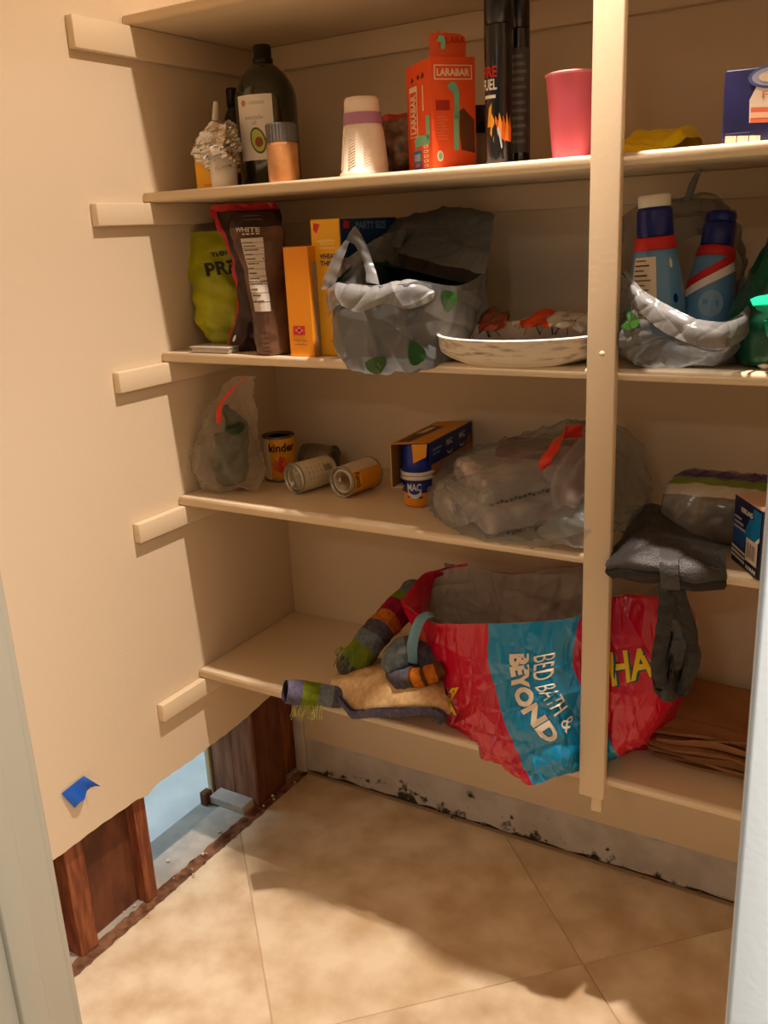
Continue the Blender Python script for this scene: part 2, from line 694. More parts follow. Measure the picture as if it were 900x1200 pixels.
pk.build('mould_spot', [mat('grey_scuff', (150, 140, 124), .95), mat('black_mould', (58, 50, 38), .95)], wall_back)

# left wall: drywall cut off above the floor, studs and plates showing
wl = MB()
ys = np.concatenate([np.linspace(-0.0, -1.32, 133)])
vs, fs = [], []
for k, y in enumerate(ys):
    zc = 0.303 + 0.0012 * math.sin(y * 31) + 0.0007 * math.sin(y * 143 + 1) + (0.03 * max(0, (y + 0.33) / 0.33) if y > -0.33 else 0)
    if -0.64 < y < -0.58:
        zc -= 0.010 * (1 - abs(y + 0.61) / 0.03)
    vs += [(0, y, CEIL), (0, y, zc), (-0.0065, y, zc - 0.0015), (-0.013, y, zc - 0.0005), (-0.013, y, CEIL)]
for k in range(len(ys) - 1):
    a, b = 5 * k, 5 * k + 5
    fs += [(a, b, b + 1, a + 1), (a + 1, b + 1, b + 2, a + 2), (a + 2, b + 2, b + 3, a + 3), (a + 3, b + 3, b + 4, a + 4)]
ms = [0, 1, 1, 0] * (len(ys) - 1)
wl.add(vs, fs, ms, False)
wall_left = struct(wl.build('wall_left', [paint, gyps]))
# far face of the same wall (with the hole through to the next room)
ff = MB()
for (a, b) in [((-0.198, -1.40, 0.32), (-0.185, 0.0, CEIL)), ((-0.198, -1.40, -0.02), (-0.185, -0.590, 0.32)), ((-0.198, -0.214, -0.02), (-0.185, 0.05, 0.32))]:
    ff.box(a, b, 0, 0)
ff.build('far_drywall', mat('pale_drywall_paper', (196, 186, 160), .9), wall_left)
MB().box((-0.1845, -0.217, 0.0), (-0.1795, -0.209, 0.34), 0, 0).build('drywall_edge', mat('yellowed_drywall_edge', (186, 156, 100), .9), wall_left)


def stud(y0, y1, m, x0=-0.099, x1=-0.016, z1=0.42):
    return MB().box((x0, y0, 0.008), (x1, y1, z1), 0.0015, 0, seg=1).build('stud', m, wall_left)


stud(-0.642, -0.606, wood_dark)
stud(-0.840, -0.790, wood_dark, x1=-0.020)
stud(-0.204, -0.085, wood_panel, x0=-0.178, x1=-0.016)
MB().box((-0.172, -0.212, 0.012), (-0.097, -0.204, 0.40), 0.001, 0, seg=1).build('board', wood_mid, wall_left)
MB().box((-0.094, -0.214, 0.012), (-0.017, -0.205, 0.40), 0.001, 0, seg=1).build('board', wood_mid, wall_left)
MB().box((-0.184, -0.080, 0.0), (-0.040, 0.0, 0.42), 0, 0).build('corner_stud', wood_dark, wall_left)
MB().box((-0.085, -0.790, 0.010), (-0.045, -0.642, 0.42), 0, 0).build('sheathing_panel', wood_panel, wall_left)
MB().box((-0.085, -1.30, 0.010), (-0.060, -0.840, 0.42), 0, 0).build('sheathing_panel', wood_panel, wall_left)
MB().box((-0.120, -1.30, -0.02), (-0.026, -0.0, 0.010), 0.002, 0, seg=1).build('bottom_plate', dust, wall_left)
MB().box((-0.184, -1.30, -0.02), (-0.122, -0.0, 0.004), 0.002, 0, seg=1).build('bottom_plate', mat('grey_dusty_wood', (140, 142, 136), .9, col2=(160, 158, 150), nscale=12), wall_left)
MB().box((-0.150, -0.262, 0.010), (-0.030, -0.214, 0.034), 0.002, 0, seg=1).build('plate_block', dust, wall_left)
MB().box((-0.176, -0.275, 0.005), (-0.152, -0.245, 0.045), 0.003, 0, seg=1).build('dark_offcut', wood_panel, wall_left)
# rough dirty strip between plate and tile
G = []
rs = np.random.RandomState(5)
for k, y in enumerate(np.linspace(-1.29, -0.005, 120)):
    j = rs.uniform(-0.003, 0.003, 4)
    G.append([(-0.027, y, 0.010 + j[0]), (-0.018 + j[3], y, 0.006 + j[1] * 1.5), (-0.009 + j[2], y, 0.002 + j[2]), (0.001 + 1.4 * j[3], y, 0.0012)])
MB().grid(np.array(G), False, 0, smooth=False).build('rough_edge_strip', mat('crumbled_brown_edge', (140, 98, 70), .95, col2=(92, 58, 40), nscale=30, bump=.5), wall_left)
deb = MB()
rr = random.Random(8)
for k in range(26):
    y = rr.uniform(-0.86, -0.02)
    x = rr.uniform(-0.09, 0.02)
    s = rr.uniform(0.002, 0.006)
    bm = bmesh.new()
    bmesh.ops.create_icosphere(bm, subdivisions=1, radius=s)
    for v in bm.verts:
        v.co *= rr.uniform(.6, 1.2)
    bm.verts.index_update()
    deb.add([v.co + Vector((x, y, (0.012 if x < -.03 else 0.008) + s * .4)) for v in bm.verts], [[v.index for v in f.verts] for f in bm.faces], 0, False)
    bm.free()
deb.build('plaster_crumbs', gyps, wall_left, kind='stuff')
# next room seen through the hole
nf = struct(MB().box((-2.6, -2.6, -0.03), (-0.185, 0.9, -0.005), 0, 0).build('floor_next_room', mat('pale_grey_blue_floor', (214, 222, 222), .6, col2=(196, 204, 204), nscale=6)))
struct(MB().box((-2.7, -2.6, -0.03), (-2.6, 0.9, CEIL), 0, 0).build('wall_next_room', mat('pale_wall_paint', (226, 228, 226), .8)))
struct(MB().box((-2.7, 0.9, -0.03), (-0.20, 1.0, CEIL), 0, 0).build('wall_next_room', MATS['pale_wall_paint']))

# right wall, ceiling, front wall with the doorway
struct(MB().box((XR, YF - 0.1, -0.05), (XR + 0.1, 0.1, CEIL), 0, 0).build('wall_right', paint))
struct(MB().box((-0.013, YF - 0.12, CEIL), (XR + 0.1, 0.1, CEIL + 0.1), 0, 0).build('ceiling', mat('ceiling_paint', (232, 222, 202), .85, bump=.1, bscale=120)))
DL, DR, DH = 0.600, 1.404, 2.05                     # doorway
struct(MB().box((-0.3, YO, -0.05), (DL - 0.018, YF, CEIL), 0, 0).box((DR + 0.018, YO, -0.05), (XR + 0.6, YF, CEIL), 0, 0)
       .box((DL - 0.02, YO, DH + 0.018), (DR + 0.02, YF, CEIL), 0, 0).build('wall_front', paint))
dj = MB().box((DL - 0.018, YO - 0.002, 0), (DL, YF + 0.002, DH), 0.002, 0)
dj.box((DR, YO - 0.002, 0), (DR + 0.018, YF + 0.002, DH), 0.002, 0)
dj.box((DL - 0.018, YO - 0.002, DH), (DR + 0.018, YF + 0.002, DH + 0.018), 0.002, 0)
door_1 = struct(dj.build('door_1', trimcream))
MB().box((DL, YO + 0.040, 0), (DL + 0.011, YO + 0.075, DH), 0.002, 0).build('door_stop', trimcream, door_1)
cs = MB()
for x0, x1 in ((DL - 0.075, DL - 0.006), (DR + 0.002, DR + 0.085)):
    cs.box((x0, YO - 0.016, 0), (x1, YO, DH + 0.075), 0.004, 0)
struct(cs.build('trim_1', trimwhite))
cs2 = MB()
for x0, x1 in ((DL - 0.070, DL - 0.004), (DR + 0.004, DR + 0.07)):
    cs2.box((x0, YF, 0), (x1, YF + 0.014, DH + 0.07), 0.004, 0)
struct(cs2.build('trim_2', trimcream))

# ------------------------------------------------------------------ shelves, cleats, post
ordn = ['top', 'second', 'third', 'fourth', 'bottom']
hold = ['above the oil bottle and red-orange carton', 'carrying the paper cups and pink cup', 'carrying the grey bag and the paper bowl', 'carrying the lying tin cans', 'carrying the knitted sweater and big red bag']
for z, nm, hd in zip((Z1, Z2, Z3, Z4, Z5), ordn, hold):
    prof = []
    b = 0.007
    y0, y1 = -DEP, -0.001
    for k in range(7):
        a = PI / 2 + PI / 2 * k / 6
        prof.append((y0 + b + b * math.cos(a), z - b + b * math.sin(a)))
    for k in range(7):
        a = PI + PI / 2 * k / 6
        prof.append((y0 + b + b * math.cos(a), z - TH + b + b * math.sin(a)))
    prof += [(y1, z - TH), (y1, z)]
    vs, fs = [], []
    nn = len(prof)
    for x in (0.002, XR - 0.002):
        vs += [(x, y, zz) for y, zz in prof]
    for k in range(nn):
        fs.append((k, (k + 1) % nn, nn + (k + 1) % nn, nn + k))
    fs += [tuple(range(nn - 1, -1, -1)), tuple(range(nn, 2 * nn))]
    o = MB().add(vs, fs, 0, False).build('shelf', shelfpaint)
    for p in o.data.polygons:
        p.use_smooth = abs(p.normal.x) < .5 and p.area < 0.02
    tag(o, 'cream shelf board, %s of five, %s' % (nm, hd), 'shelf')
    hcl = 0.058 if nm == 'top' else 0.044
    c = MB().box((0.0005, -0.546, z - TH - hcl), (0.0195, -0.003, z - TH - 0.0005), 0.002, 0).build('shelf_cleat', shelfpaint)
    tag(c, 'cream batten on the left wall under the %s shelf' % nm, 'cleat')
    hb = 0.052
    c = MB().box((0.021, -0.0195, z - TH - hb), (XR - 0.003, -0.0005, z - TH - 0.0005), 0.002, 0).build('shelf_batten', shelfpaint)
    tag(c, 'long cream batten on the back wall under the %s shelf' % nm, 'cleat')

PX0, PX1 = 0.972, 1.020
po = thing('post', 'tall cream painted board standing upright against the shelf fronts', 'post', (0.996, -0.41, 0.45))
MB().box((PX0, -0.420, 0.482), (PX1, -0.401, 2.02), 0.0025, 0).build('face_board', shelfpaint, po)
MB().box((0.990, -0.4005, 0.440), (1.010, -0.385, Z5 - TH - 0.001), 0.001, 0).build('lower_end', shelfpaint, po)
MB().lathe([(0.0, 0.003), (0.0035, 0.0025), (0.005, 0.0)], 10, 0, Matrix.Translation((0.998, -0.420, 1.317)) @ Matrix.Rotation(PI / 2, 4, 'X'), False, False).build('nail_head', shelfpaint, po)

# blue tape on the left wall
tp = thing('masking_tape', 'short torn piece of blue tape stuck low on the left wall', 'tape', (0.001, -0.79, 0.41))
cor = [atx(72, 930, 0.003), atx(98, 909, 0.004), atx(111, 920, 0.016), atx(88, 947, 0.010)]
rows = []
for i in range(9):
    s = i / 8
    row = []
    for j in range(11):
        t = j / 10
        p = cor[0].lerp(cor[1], t).lerp(cor[3].lerp(cor[2], t), s)
        p = p + Vector((0.006 * s * math.sin(t * PI * 2.2) + 0.016 * (t > .75) * (t - .75) * 4 * s, 0, 0.006 * math.sin(t * 9) * s))
        p.x = max(p.x, 0.0015)
        row.append(tuple(p))
    rows.append(row)
G = _cr(np.array(rows), 16, False)
MB().grid(G, False, 0).build('tape_strip', mat('blue_tape', (28, 92, 190), .6, bump=.2, bscale=300), tp)

# ================================================================== OBJECTS, SECOND SHELF (upper row)
def pr(name, col, rough=0.45, **k):
    return mat(name, col, rough, **k)


white_p = pr('white_print', (240, 234, 224), .5)
black_p = pr('black_print', (22, 20, 22), .5)
red_p = pr('red_print', (206, 40, 34), .5)
grey_p = pr('grey_print', (150, 146, 140), .5)
steel = mat('tin_steel', (176, 174, 168), .34, metal=.85, bump=.05, bscale=200)
black_plastic = pr('black_plastic', (20, 20, 21), .35)


def cyl_at(u, v, Y, px):
    P = at(u, v, Y)
    return P, px / 2 * mpp(P)


# large oil bottle
P, r = cyl_at(314, 150, -0.215, 72)
H = at(314, 44, -0.27).z - Z2
t = thing('oil_bottle', 'large dark green glass bottle with white avocado label', 'bottle', (P.x, P.y, Z2 + .0005))
glass_g = pr('dark_green_glass', (24, 32, 12), .12, spec=.6, coat=.6)
prof = [(r * .93, 0), (r, .006), (r, H * .60), (r * .985, H * .655), (r * .90, H * .72), (r * .72, H * .79), (r * .48, H * .845), (r * .31, H * .87), (r * .29, H * .90)]
MB().lathe(prof, 40).build('glass_body', glass_g, t, world=False)
MB().lathe([(r * .31, H * .875), (r * .325, H * .88), (r * .325, H * .905), (r * .29, H * .91), (r * .285, H * .985), (r * .26, H)], 28).build('cap', black_plastic, t, world=False)
va = cam_ang(P)
a_l = va - math.radians(25)
sf = cyl_surf(0, 0, 0, r, a_l)
lb = MB()
hw = r * math.radians(36)
z0, z1 = at(300, 188, P.y - r).z - Z2, at(300, 110, P.y - r).z - Z2
lb.rect(-hw, z0, hw, z1, sf, .0006, 0, 12)
cz = z0 + (z1 - z0) * .30
lb.ell(.006, cz, .0165, .026, sf, .0009, 1, .25)
lb.ell(.006, cz, .0135, .022, sf, .0011, 2, .25)
lb.ell(.008, cz - .003, .0085, .010, sf, .0013, 3)
lb.text('avocado', 0, z0 + (z1 - z0) * .66, .0085, sf, .0009, 4)
lb.text('oil', 0, z0 + (z1 - z0) * .575, .0075, sf, .0009, 4)
lb.ell(-hw * .55, z0 + (z1 - z0) * .88, .006, .006, sf, .0009, 5)
lb.rect(-hw * .2, z0 + (z1 - z0) * .85, hw * .6, z0 + (z1 - z0) * .90, sf, .0009, 6, 4)
lb.build('label', [white_p, pr('avocado_skin', (62, 92, 30)), pr('avocado_flesh', (196, 206, 96)), pr('avocado_pit', (150, 78, 34)), grey_p, pr('seal_tan', (200, 140, 96)), pr('pale_grey_print', (214, 206, 196))], t, world=False)

# small dark bottle behind it
P, r = cyl_at(275, 150, -0.17, 27)
H = at(275, 103, P.y).z - Z2
t = thing('sauce_bottle', 'small dark bottle with yellow label half hidden behind the foil-topped tub', 'bottle', (P.x, P.y, Z2 + .0005))
MB().lathe([(r * .95, 0), (r, .004), (r, H * .60), (r * .8, H * .72), (r * .45, H * .80), (r * .42, H * .84)], 24).build('body', pr('dark_bottle_plastic', (34, 28, 20), .3), t, world=False)
MB().lathe([(r * .5, H * .82), (r * .5, H * .98), (r * .45, H)], 20).build('cap', black_plastic, t, world=False)
sf = cyl_surf(0, 0, 0, r, cam_ang(P))
MB().rect(-r * 1.2, H * .18, r * 1.2, H * .58, sf, .0005, 0, 8).build('label', pr('yellow_label', (226, 172, 60)), t, world=False)

# spice jar
P, r = cyl_at(332, 190, -0.345, 37)
H = at(329, 145, P.y).z - Z2
t = thing('spice_jar', 'spice jar of tan powder with a ridged grey lid, before the oil bottle', 'jar', (P.x, P.y, Z2 + .0005))
MB().lathe([(r * .96, 0), (r, .004), (r, H * .62), (r * .93, H * .69)], 28).build('glass_body', pr('tan_powder_jar', (190, 132, 78), .35, coat=.5, col2=(176, 116, 64), nscale=30), t, world=False)
lid = MB()
prof = []
vs, fs = [], []
n = 56
for k in range(n):
    a = 2 * PI * k / n
    rr = r * (.985 if k % 2 else .94)
    vs += [(rr * math.cos(a), rr * math.sin(a), H * .685), (rr * math.cos(a), rr * math.sin(a), H * .97), (rr * .92 * math.cos(a), rr * .92 * math.sin(a), H)]
for k in range(n):
    a, b = 3 * k, 3 * ((k + 1) % n)
    fs += [(a, b, b + 1, a + 1), (a + 1, b + 1, b + 2, a + 2)]
fs += [tuple(3 * k + 2 for k in range(n)), tuple(3 * k for k in range(n - 1, -1, -1))]
lid.add(vs, fs, 0, False).build('lid', pr('grey_lid_plastic', (98, 94, 90), .5), t, world=False)

# tub with crumpled foil lid and a plastic knife standing in it
P, r = cyl_at(262, 200, -0.325, 34)
H = at(262, 178, P.y).z - Z2
t = thing('foil_topped_tub', 'small white tub under a crumpled silver foil cover', 'tub', (P.x, P.y, Z2 + .0005))
MB().lathe([(r * .85, 0), (r * .9, .003), (r, H)], 28).build('body', pr('white_tub_plastic', (214, 206, 192), .4), t, world=False)
foilm = mat('crumpled_foil', (206, 204, 200), .2, metal=1.0, bump=.15, bscale=40)
top = at(252, 146, P.y)
rings = []
zb = H * .55
zt = top.z - Z2
for k, (f, zz) in enumerate([(1.12, zb), (1.32, zb + .014), (1.62, zb + .030), (1.72, zb + .044), (1.5, zb + .058), (1.1, zt - .006), (.5, zt), (.06, zt - .002)]):
    rings.append([(-.012 * (f > 1.2) + f * r * math.cos(2 * PI * j / 14), f * r * .8 * math.sin(2 * PI * j / 14), zz) for j in range(14)])
G = loft(rings, 60, 90)
G = displace(G, .008 * crease(G, 26, 3, 5, .2) + .003 * crease(G, 64, 4, 4, .2))
MB().grid(G, True, 0, False, True, smooth=False).build('foil_cover', foilm, t, world=False)
kn = thing('plastic_knife', 'white plastic handle sticking up out of the foil cover', 'knife', at(253, 178, -0.30))
a, b = at(251, 176, -0.30), at(253, 119, -0.30)
MB().tube([a, a.lerp(b, .5), a.lerp(b, .93), b], [.0085, .008, .0065, .0045], 10, 0, 12, True, .8).build('handle', pr('clear_white_plastic', (226, 220, 210), .3), kn)

# small yellow box beside the tub
P = at(240, 204, -0.335)
wd = 25 * mpp(P) / .9
t = thing('yellow_carton', 'small plain yellow box half covered by the foil, nearest the left wall', 'box', (P.x, P.y + .016, Z2 + .0005), .25)
H = at(240, 183, -0.33).z - Z2
MB().box((-wd / 2, -.016, 0), (wd / 2, .016, H), .001, 0, seg=1).build('carton', pr('yellow_card', (240, 176, 30), .5), t, world=False)
MB().rect(-wd * .15, .006, wd * .4, .011, flat_surf((0, -.0162, 0), (1, 0, 0), (0, 0, 1)), .0004, 0).build('print_mark', pr('orange_print', (224, 140, 20)), t, world=False)

# upturned stack of paper cups with a lilac band
P = at(426, 165, -0.325)
m_ = mpp(P)
rt, rb = 41 / 2 * m_, 58 / 2 * m_
H = at(424, 115, P.y).z - Z2
t = thing('paper_cups', 'upturned stack of embossed white paper cups with a lilac band', 'cups', (P.x, P.y, Z2 + .0005))
cupw = pr('white_paper', (240, 224, 206), .7)
MB().lathe([(rb * .99, .0), (rb * 1.03, .002), (rb * 1.03, .006), (rb * .97, .008), (rt * 1.02, H * .84), (rt * 1.0, H - .008), (rt * .96, H - .002), (rt * .90, H)], 48, 0, None, True, False).lathe([(rt * .90, H), (rt * .88, H - .006)], 48, 0, None, False, True).build('cup', cupw, t, world=False)
va = cam_ang(P)
rz_ = lambda z: rb * .97 + (rt * 1.02 - rb * .97) * (z - .008) / (H * .84 - .008)
csf = lambda u, v, off=0.0: Vector(((rz_(v) + off) * math.cos(va + u), (rz_(v) + off) * math.sin(va + u), v))
bd = MB()
G = np.array([[tuple(csf(2 * PI * k / 60, z, .0012)) for k in range(60)] for z in (H * .655, H * .66, H * .80, H * .805)])
bd.grid(G, True, 0).build('band', pr('lilac_band', (176, 124, 158), .3), t, world=False)
er = MB()
for col in (-1.25, -.55, .15, .85, 1.5):
    for row in range(14):
        z = H * (.10 + .036 * row)
        for sgn in (1,):
            a0, a1 = col - .16, col + .16
            q = [csf(a0, z, .0001), csf(a1, z + .006, .0001), csf(a1, z + .0085, .0001), csf(a0, z + .0025, .0001), csf(a0, z + .0012, .0015), csf(a1, z + .0072, .0015)]
            er.add(q, [(0, 1, 5, 4), (4, 5, 2, 3), (0, 4, 3), (1, 2, 5)], 0, False)
er.build('embossed_ridges', cupw, t, world=False)

# translucent snack bag behind the cups
P = at(466, 178, -0.235)
t = thing('snack_bag', 'small clear bag of brown snacks with a red top, between cups and tall carton', 'bag', (P.x, P.y, Z2 + .0005))
m_ = mpp(P)
rings = []
for k, (f, g_, zz) in enumerate([(.7, .6, .0), (1.0, .9, .01), (1.1, 1.0, .045), (1.0, .9, .075), (.9, .6, .092), (.8, .25, .104), (.75, .08, .112)]):
    rings.append([(f * 27 * m_ * math.cos(2 * PI * j / 14), g_ * .03 * math.sin(2 * PI * j / 14), zz) for j in range(14)])
G = loft(rings, 44, 72)
G = displace(G, .007 * crease(G, 26, 8, 5))
MB().grid(G, True, lambda v, u, i, k: 1 if v > .80 else 0, True, True).build('pouch', [mat('brown_translucent_bag', (150, 118, 90), .3, col2=(92, 58, 38), nscale=45, lo=.4, hi=.6), pr('red_bag_top', (190, 46, 26), .3)], t, world=False)

# orange-red carton with torn flap
Cn = at(506, 140, -0.365)
th_ = math.radians(50)
rd, ld = Vector((math.cos(th_), math.sin(th_), 0)), Vector((-math.sin(th_), math.cos(th_), 0))
W, D = .083, .118
H = at(507, 66, -0.365).z - Z2
O = Vector((Cn.x, Cn.y, Z2 + .0005))
t = thing('snack_bar_carton', 'tall orange-red snack bar carton with its top flap torn up', 'box', O)
orng = pr('orange_red_card', (236, 84, 30), .5)
cb = MB()
p = [O, O + rd * W, O + rd * W + ld * D, O + ld * D]
up = Vector((0, 0, H))
cb.add(p + [q + up for q in p], [(0, 1, 5, 4), (1, 2, 6, 5), (2, 3, 7, 6), (3, 0, 4, 7), (3, 2, 1, 0), (7, 6, 5, 4)], 0, False)
cb.build('carton', orng, t)
fs_ = flat_surf(O, rd, (0, 0, 1))                    # right face
ls_ = flat_surf(O + ld * D, -ld, (0, 0, 1))          # left face
fl_ = MB()
hf = at(525, 40, -0.34).z - Z2 - H + .005
edge = [(.0, 0), (.0, hf * .86), (.004, hf * .98), (.010, hf * .90), (.015, hf * 1.06), (.021, hf * .95), (.026, hf * .98), (.055, hf * .93), (.064, hf * .82), (.067, hf * .6), (.067, 0)]
base = [fs_(u, H - .002 + v, -.001) + (-ld) * 0.06 * v for u, v in edge]
back = [q + ld * .0012 for q in base]
nn = len(base)
c0 = fs_(.033, H + hf * .45, -.001) + (-ld) * 0.06 * hf * .45
fl_.add(base + back + [c0, c0 + ld * .0012], [(k, (k + 1) % nn, 2 * nn) for k in range(nn)] + [(nn + (k + 1) % nn, nn + k, 2 * nn + 1) for k in range(nn)] + [(k, nn + k, nn + (k + 1) % nn, (k + 1) % nn) for k in range(nn)], 0, False)
fl_.build('torn_flap', pr('orange_red_flap', (218, 78, 30), .5), t)
teal = pr('mint_print', (120, 184, 150), .5)
cr_p = pr('cream_print', (244, 214, 180), .5)
dk_o = pr('dark_window', (104, 62, 36), .25)
d = MB()
off = .0006
# right face: name frame, giraffe neck, dark window
fw, fh = W, H
d.rect(.006, fh * .80, W - .006, fh * .93, fs_, off, 1); d.rect(.008, fh * .81, W - .008, fh * .92, fs_, off * 1.6, 0)
d.text('LARABAR', W * .5, fh * .865, .0115, fs_, off * 2.2, 1, 0, W * .74, True)
d.poly([(.030, fh * .74), (.038, fh * .785), (.047, fh * .77), (.052, fh * .70), (.052, fh * .45), (.043, fh * .45), (.043, fh * .70), (.036, fh * .72)], fs_, off, 2)
d.rect(.041, fh * .17, .050, fh * .50, fs_, off, 2)
d.poly([(.052, fh * .52), (.060, fh * .55), (.080, fh * .44), (.081, fh * .14), (.055, fh * .17), (.052, fh * .30)], fs_, off * .8, 3)
d.rect(.008, fh * .53, .034, fh * .62, fs_, off, 4)
for k in range(8):
    d.rect(.010, fh * (.27 + .028 * k), .030 - .003 * (k % 3), fh * (.282 + .028 * k), fs_, off, 5)
d.ell(.014, fh * .12, .006, .009, fs_, off, 1)
d.ell(.014, fh * .12, .004, .006, fs_, off * 1.5, 2)
# left face
lw_ = D
d.rect(lw_ * .13, fh * .33, lw_ * .45, fh * .80, ls_, off, 1); d.rect(lw_ * .16, fh * .34, lw_ * .42, fh * .75, ls_, off * 1.6, 0)
d.text('LARABAR', lw_ * .29, fh * .545, .024, ls_, off * 2.2, 1, PI / 2, fh * .36, True)
d.rect(lw_ * .66, fh * .55, lw_ * .70, fh * .78, ls_, off, 1)
for k, x in enumerate((.25, .50, .68)):
    d.poly([(lw_ * (x - .06), fh * (.845 + .02 * (k % 2))), (lw_ * x, fh * (.885 + .01 * k)), (lw_ * (x + .07), fh * .86), (lw_ * (x + .02), fh * .84)], ls_, off, 6)
d.poly([(lw_ * .28, fh * .30), (lw_ * .40, fh * .34), (lw_ * .86, fh * .33), (lw_ * .92, fh * .26), (lw_ * .86, fh * .235), (lw_ * .45, fh * .24), (lw_ * .33, fh * .20)], ls_, off, 2)
d.rect(lw_ * .78, fh * .28, lw_ * .92, fh * .50, ls_, off, 2)
d.rect(lw_ * .24, fh * .03, lw_ * .56, fh * .20, ls_, off, 7); d.rect(lw_ * .28, fh * .10, lw_ * .52, fh * .17, ls_, off * 1.6, 8); d.rect(lw_ * .30, fh * .045, lw_ * .50, fh * .085, ls_, off * 1.6, 9)
for k in range(5):
    d.rect(lw_ * .66, fh * (.03 + .045 * k), lw_ * .84, fh * (.058 + .045 * k), ls_, off, 1)
    d.rect(lw_ * (.68 + .02 * (k % 3)), fh * (.037 + .045 * k), lw_ * .80, fh * (.050 + .045 * k), ls_, off * 1.6, 0)
# flap print
d.poly([(.010, H + hf * .55), (.016, H + hf * .80), (.024, H + hf * .78), (.027, H + hf * .60), (.026, H + hf * .28), (.019, H + hf * .28), (.019, H + hf * .55)], lambda u, v, o: fs_(u, v, o + .002) - ld * 0.06 * (v - H), off, 2)
d.text('LARA', .046, H + hf * .63, .010, lambda u, v, o: fs_(u, v, o + .002) - ld * 0.06 * (v - H), off, 4)
d.build('print', [orng, cr_p, teal, dk_o, pr('deep_red_print', (168, 30, 14)), pr('orange_text', (238, 116, 70)), pr('brown_print', (110, 50, 24)), pr('blue_print', (70, 112, 176)), pr('pale_blue_print', (166, 192, 216)), pr('pink_print', (214, 120, 130))], t)

# dark lidded jar behind the carton
P, r = cyl_at(560, 165, -0.20, 30)
H = at(560, 125, P.y).z - Z2
t = thing('dark_lidded_jar', 'small jar with a black lid behind the red-orange carton', 'jar', (P.x, P.y, Z2 + .0005))
MB().lathe([(r * .9, 0), (r * .95, .004), (r * .95, H * .60)], 24).build('body', pr('grey_white_jar', (170, 160, 148), .4), t, world=False)
MB().lathe([(r, H * .58), (r, H * .97), (r * .95, H)], 24).build('lid', black_plastic, t, world=False)

# two tall black spray cans
for k, (u, Y, px, lab) in enumerate([(584, -0.345, 32, 'tall black spray can with flame print and red and white lettering'), (609, -0.29, 24, 'tall black spray can with dark grey label, partly behind the flame-printed one')]):
    P, r = cyl_at(u, 100, Y, px)
    H = .305
    t = thing('spray_can', lab, 'can', (P.x, P.y, Z2 + .0005), 0, 'tall black spray cans')
    MB().lathe([(r * .93, 0), (r, .004), (r, .212), (r * .985, .214)], 32).build('can_body', pr('black_can_lacquer', (18, 18, 20), .25, spec=.6), t, world=False)
    MB().lathe([(r * .985, .215), (r * .985, .30), (r * .9, H)], 32).build('cap', pr('black_cap_plastic', (24, 24, 25), .3), t, world=False)
    va = cam_ang(P)
    sf = cyl_surf(0, 0, 0, r, va)
    zz = lambda v: at(u, v, Y).z - Z2
    d = MB()
    if k == 0:
        d.text('FIRE', -r * .75, zz(86), .017, sf, .0006, 1, 0, r * 1.3, True)
        d.text('FUEL', -r * .75, zz(101), .017, sf, .0006, 0, 0, r * 1.3, True)
        d.rect(-r * 1.2, zz(117), -r * .2, zz(113), sf, .0006, 0, 4)
        d.poly([(-r * .9, zz(150)), (-r * .75, zz(128)), (-r * .5, zz(122)), (-r * .55, zz(140)), (-r * .6, zz(150))], sf, .0006, 2)
        for q in range(6):
            x = -r * .5 + q * r * .28
            d.poly([(x - r * .16, zz(158 + 2 * q)), (x - r * .02, zz(134 + 3 * (q % 2))), (x + r * .18, zz(142 + 2 * q)), (x + r * .12, zz(168))], sf, .0006, 3 if q % 2 else 2)
        arc = [(-r * .30, zz(188)), (-r * .55, zz(168)), (-r * .48, zz(152)), (-r * .25, zz(146)), (r * .15, zz(160)), (r * .38, zz(188))]
        d.poly(arc, sf, .0009, 4)
        G = [(-r * .05, zz(150)), (r * .12, zz(158)), (r * .25, zz(174)), (r * .17, zz(176)), (r * .02, zz(162)), (-r * .12, zz(154))]
        d.poly(G, sf, .0012, 5)
    else:
        d.rect(-r * 1.3, zz(180), r * 1.3, zz(58), sf, .0005, 6, 10)
        for q in range(12):
            v0 = 66 + q * 9
            d.rect(-r * .9, zz(v0 + 4), r * (.3 + .5 * (q * 7 % 5) / 5), zz(v0), sf, .0008, 7, 6)
    d.build('print', [white_p, red_p, pr('flame_yellow', (240, 160, 40)), pr('flame_orange', (224, 92, 30)), pr('tyre_black', (30, 30, 32), .3), pr('silver_print', (196, 196, 200), .3), pr('dark_grey_label', (70, 66, 62), .4), pr('faint_grey_text', (104, 100, 96))], t, world=False)

# pink cup beside the post
P = at(671, 140, -0.335)
m_ = mpp(P)
rt, rb = 63 / 2 * m_, 46 / 2 * m_
H = at(668, 86, P.y).z - Z2
t = thing('pink_cup', 'pink paper cup standing open side up beside the post', 'cup', (P.x, P.y, Z2 + .0005))
pink = pr('pink_cup_plastic', (240, 112, 136), .35)
MB().lathe([(rb, 0), (rb * 1.01, .002), (rt * .985, H - .003)], 44, 0, None, True, False).lathe([(rt * .95, H - .004), (rb * .95, .006)], 44, 0, None, False, True).build('cup_wall', pink, t, world=False)
ring = [(rt * .97 * math.cos(2 * PI * k / 44), rt * .97 * math.sin(2 * PI * k / 44), H - .003) for k in range(45)]
MB().tube(ring, .0024, 8, 0, None, False).build('rolled_rim', pr('pink_rim', (240, 150, 160), .4), t, world=False)

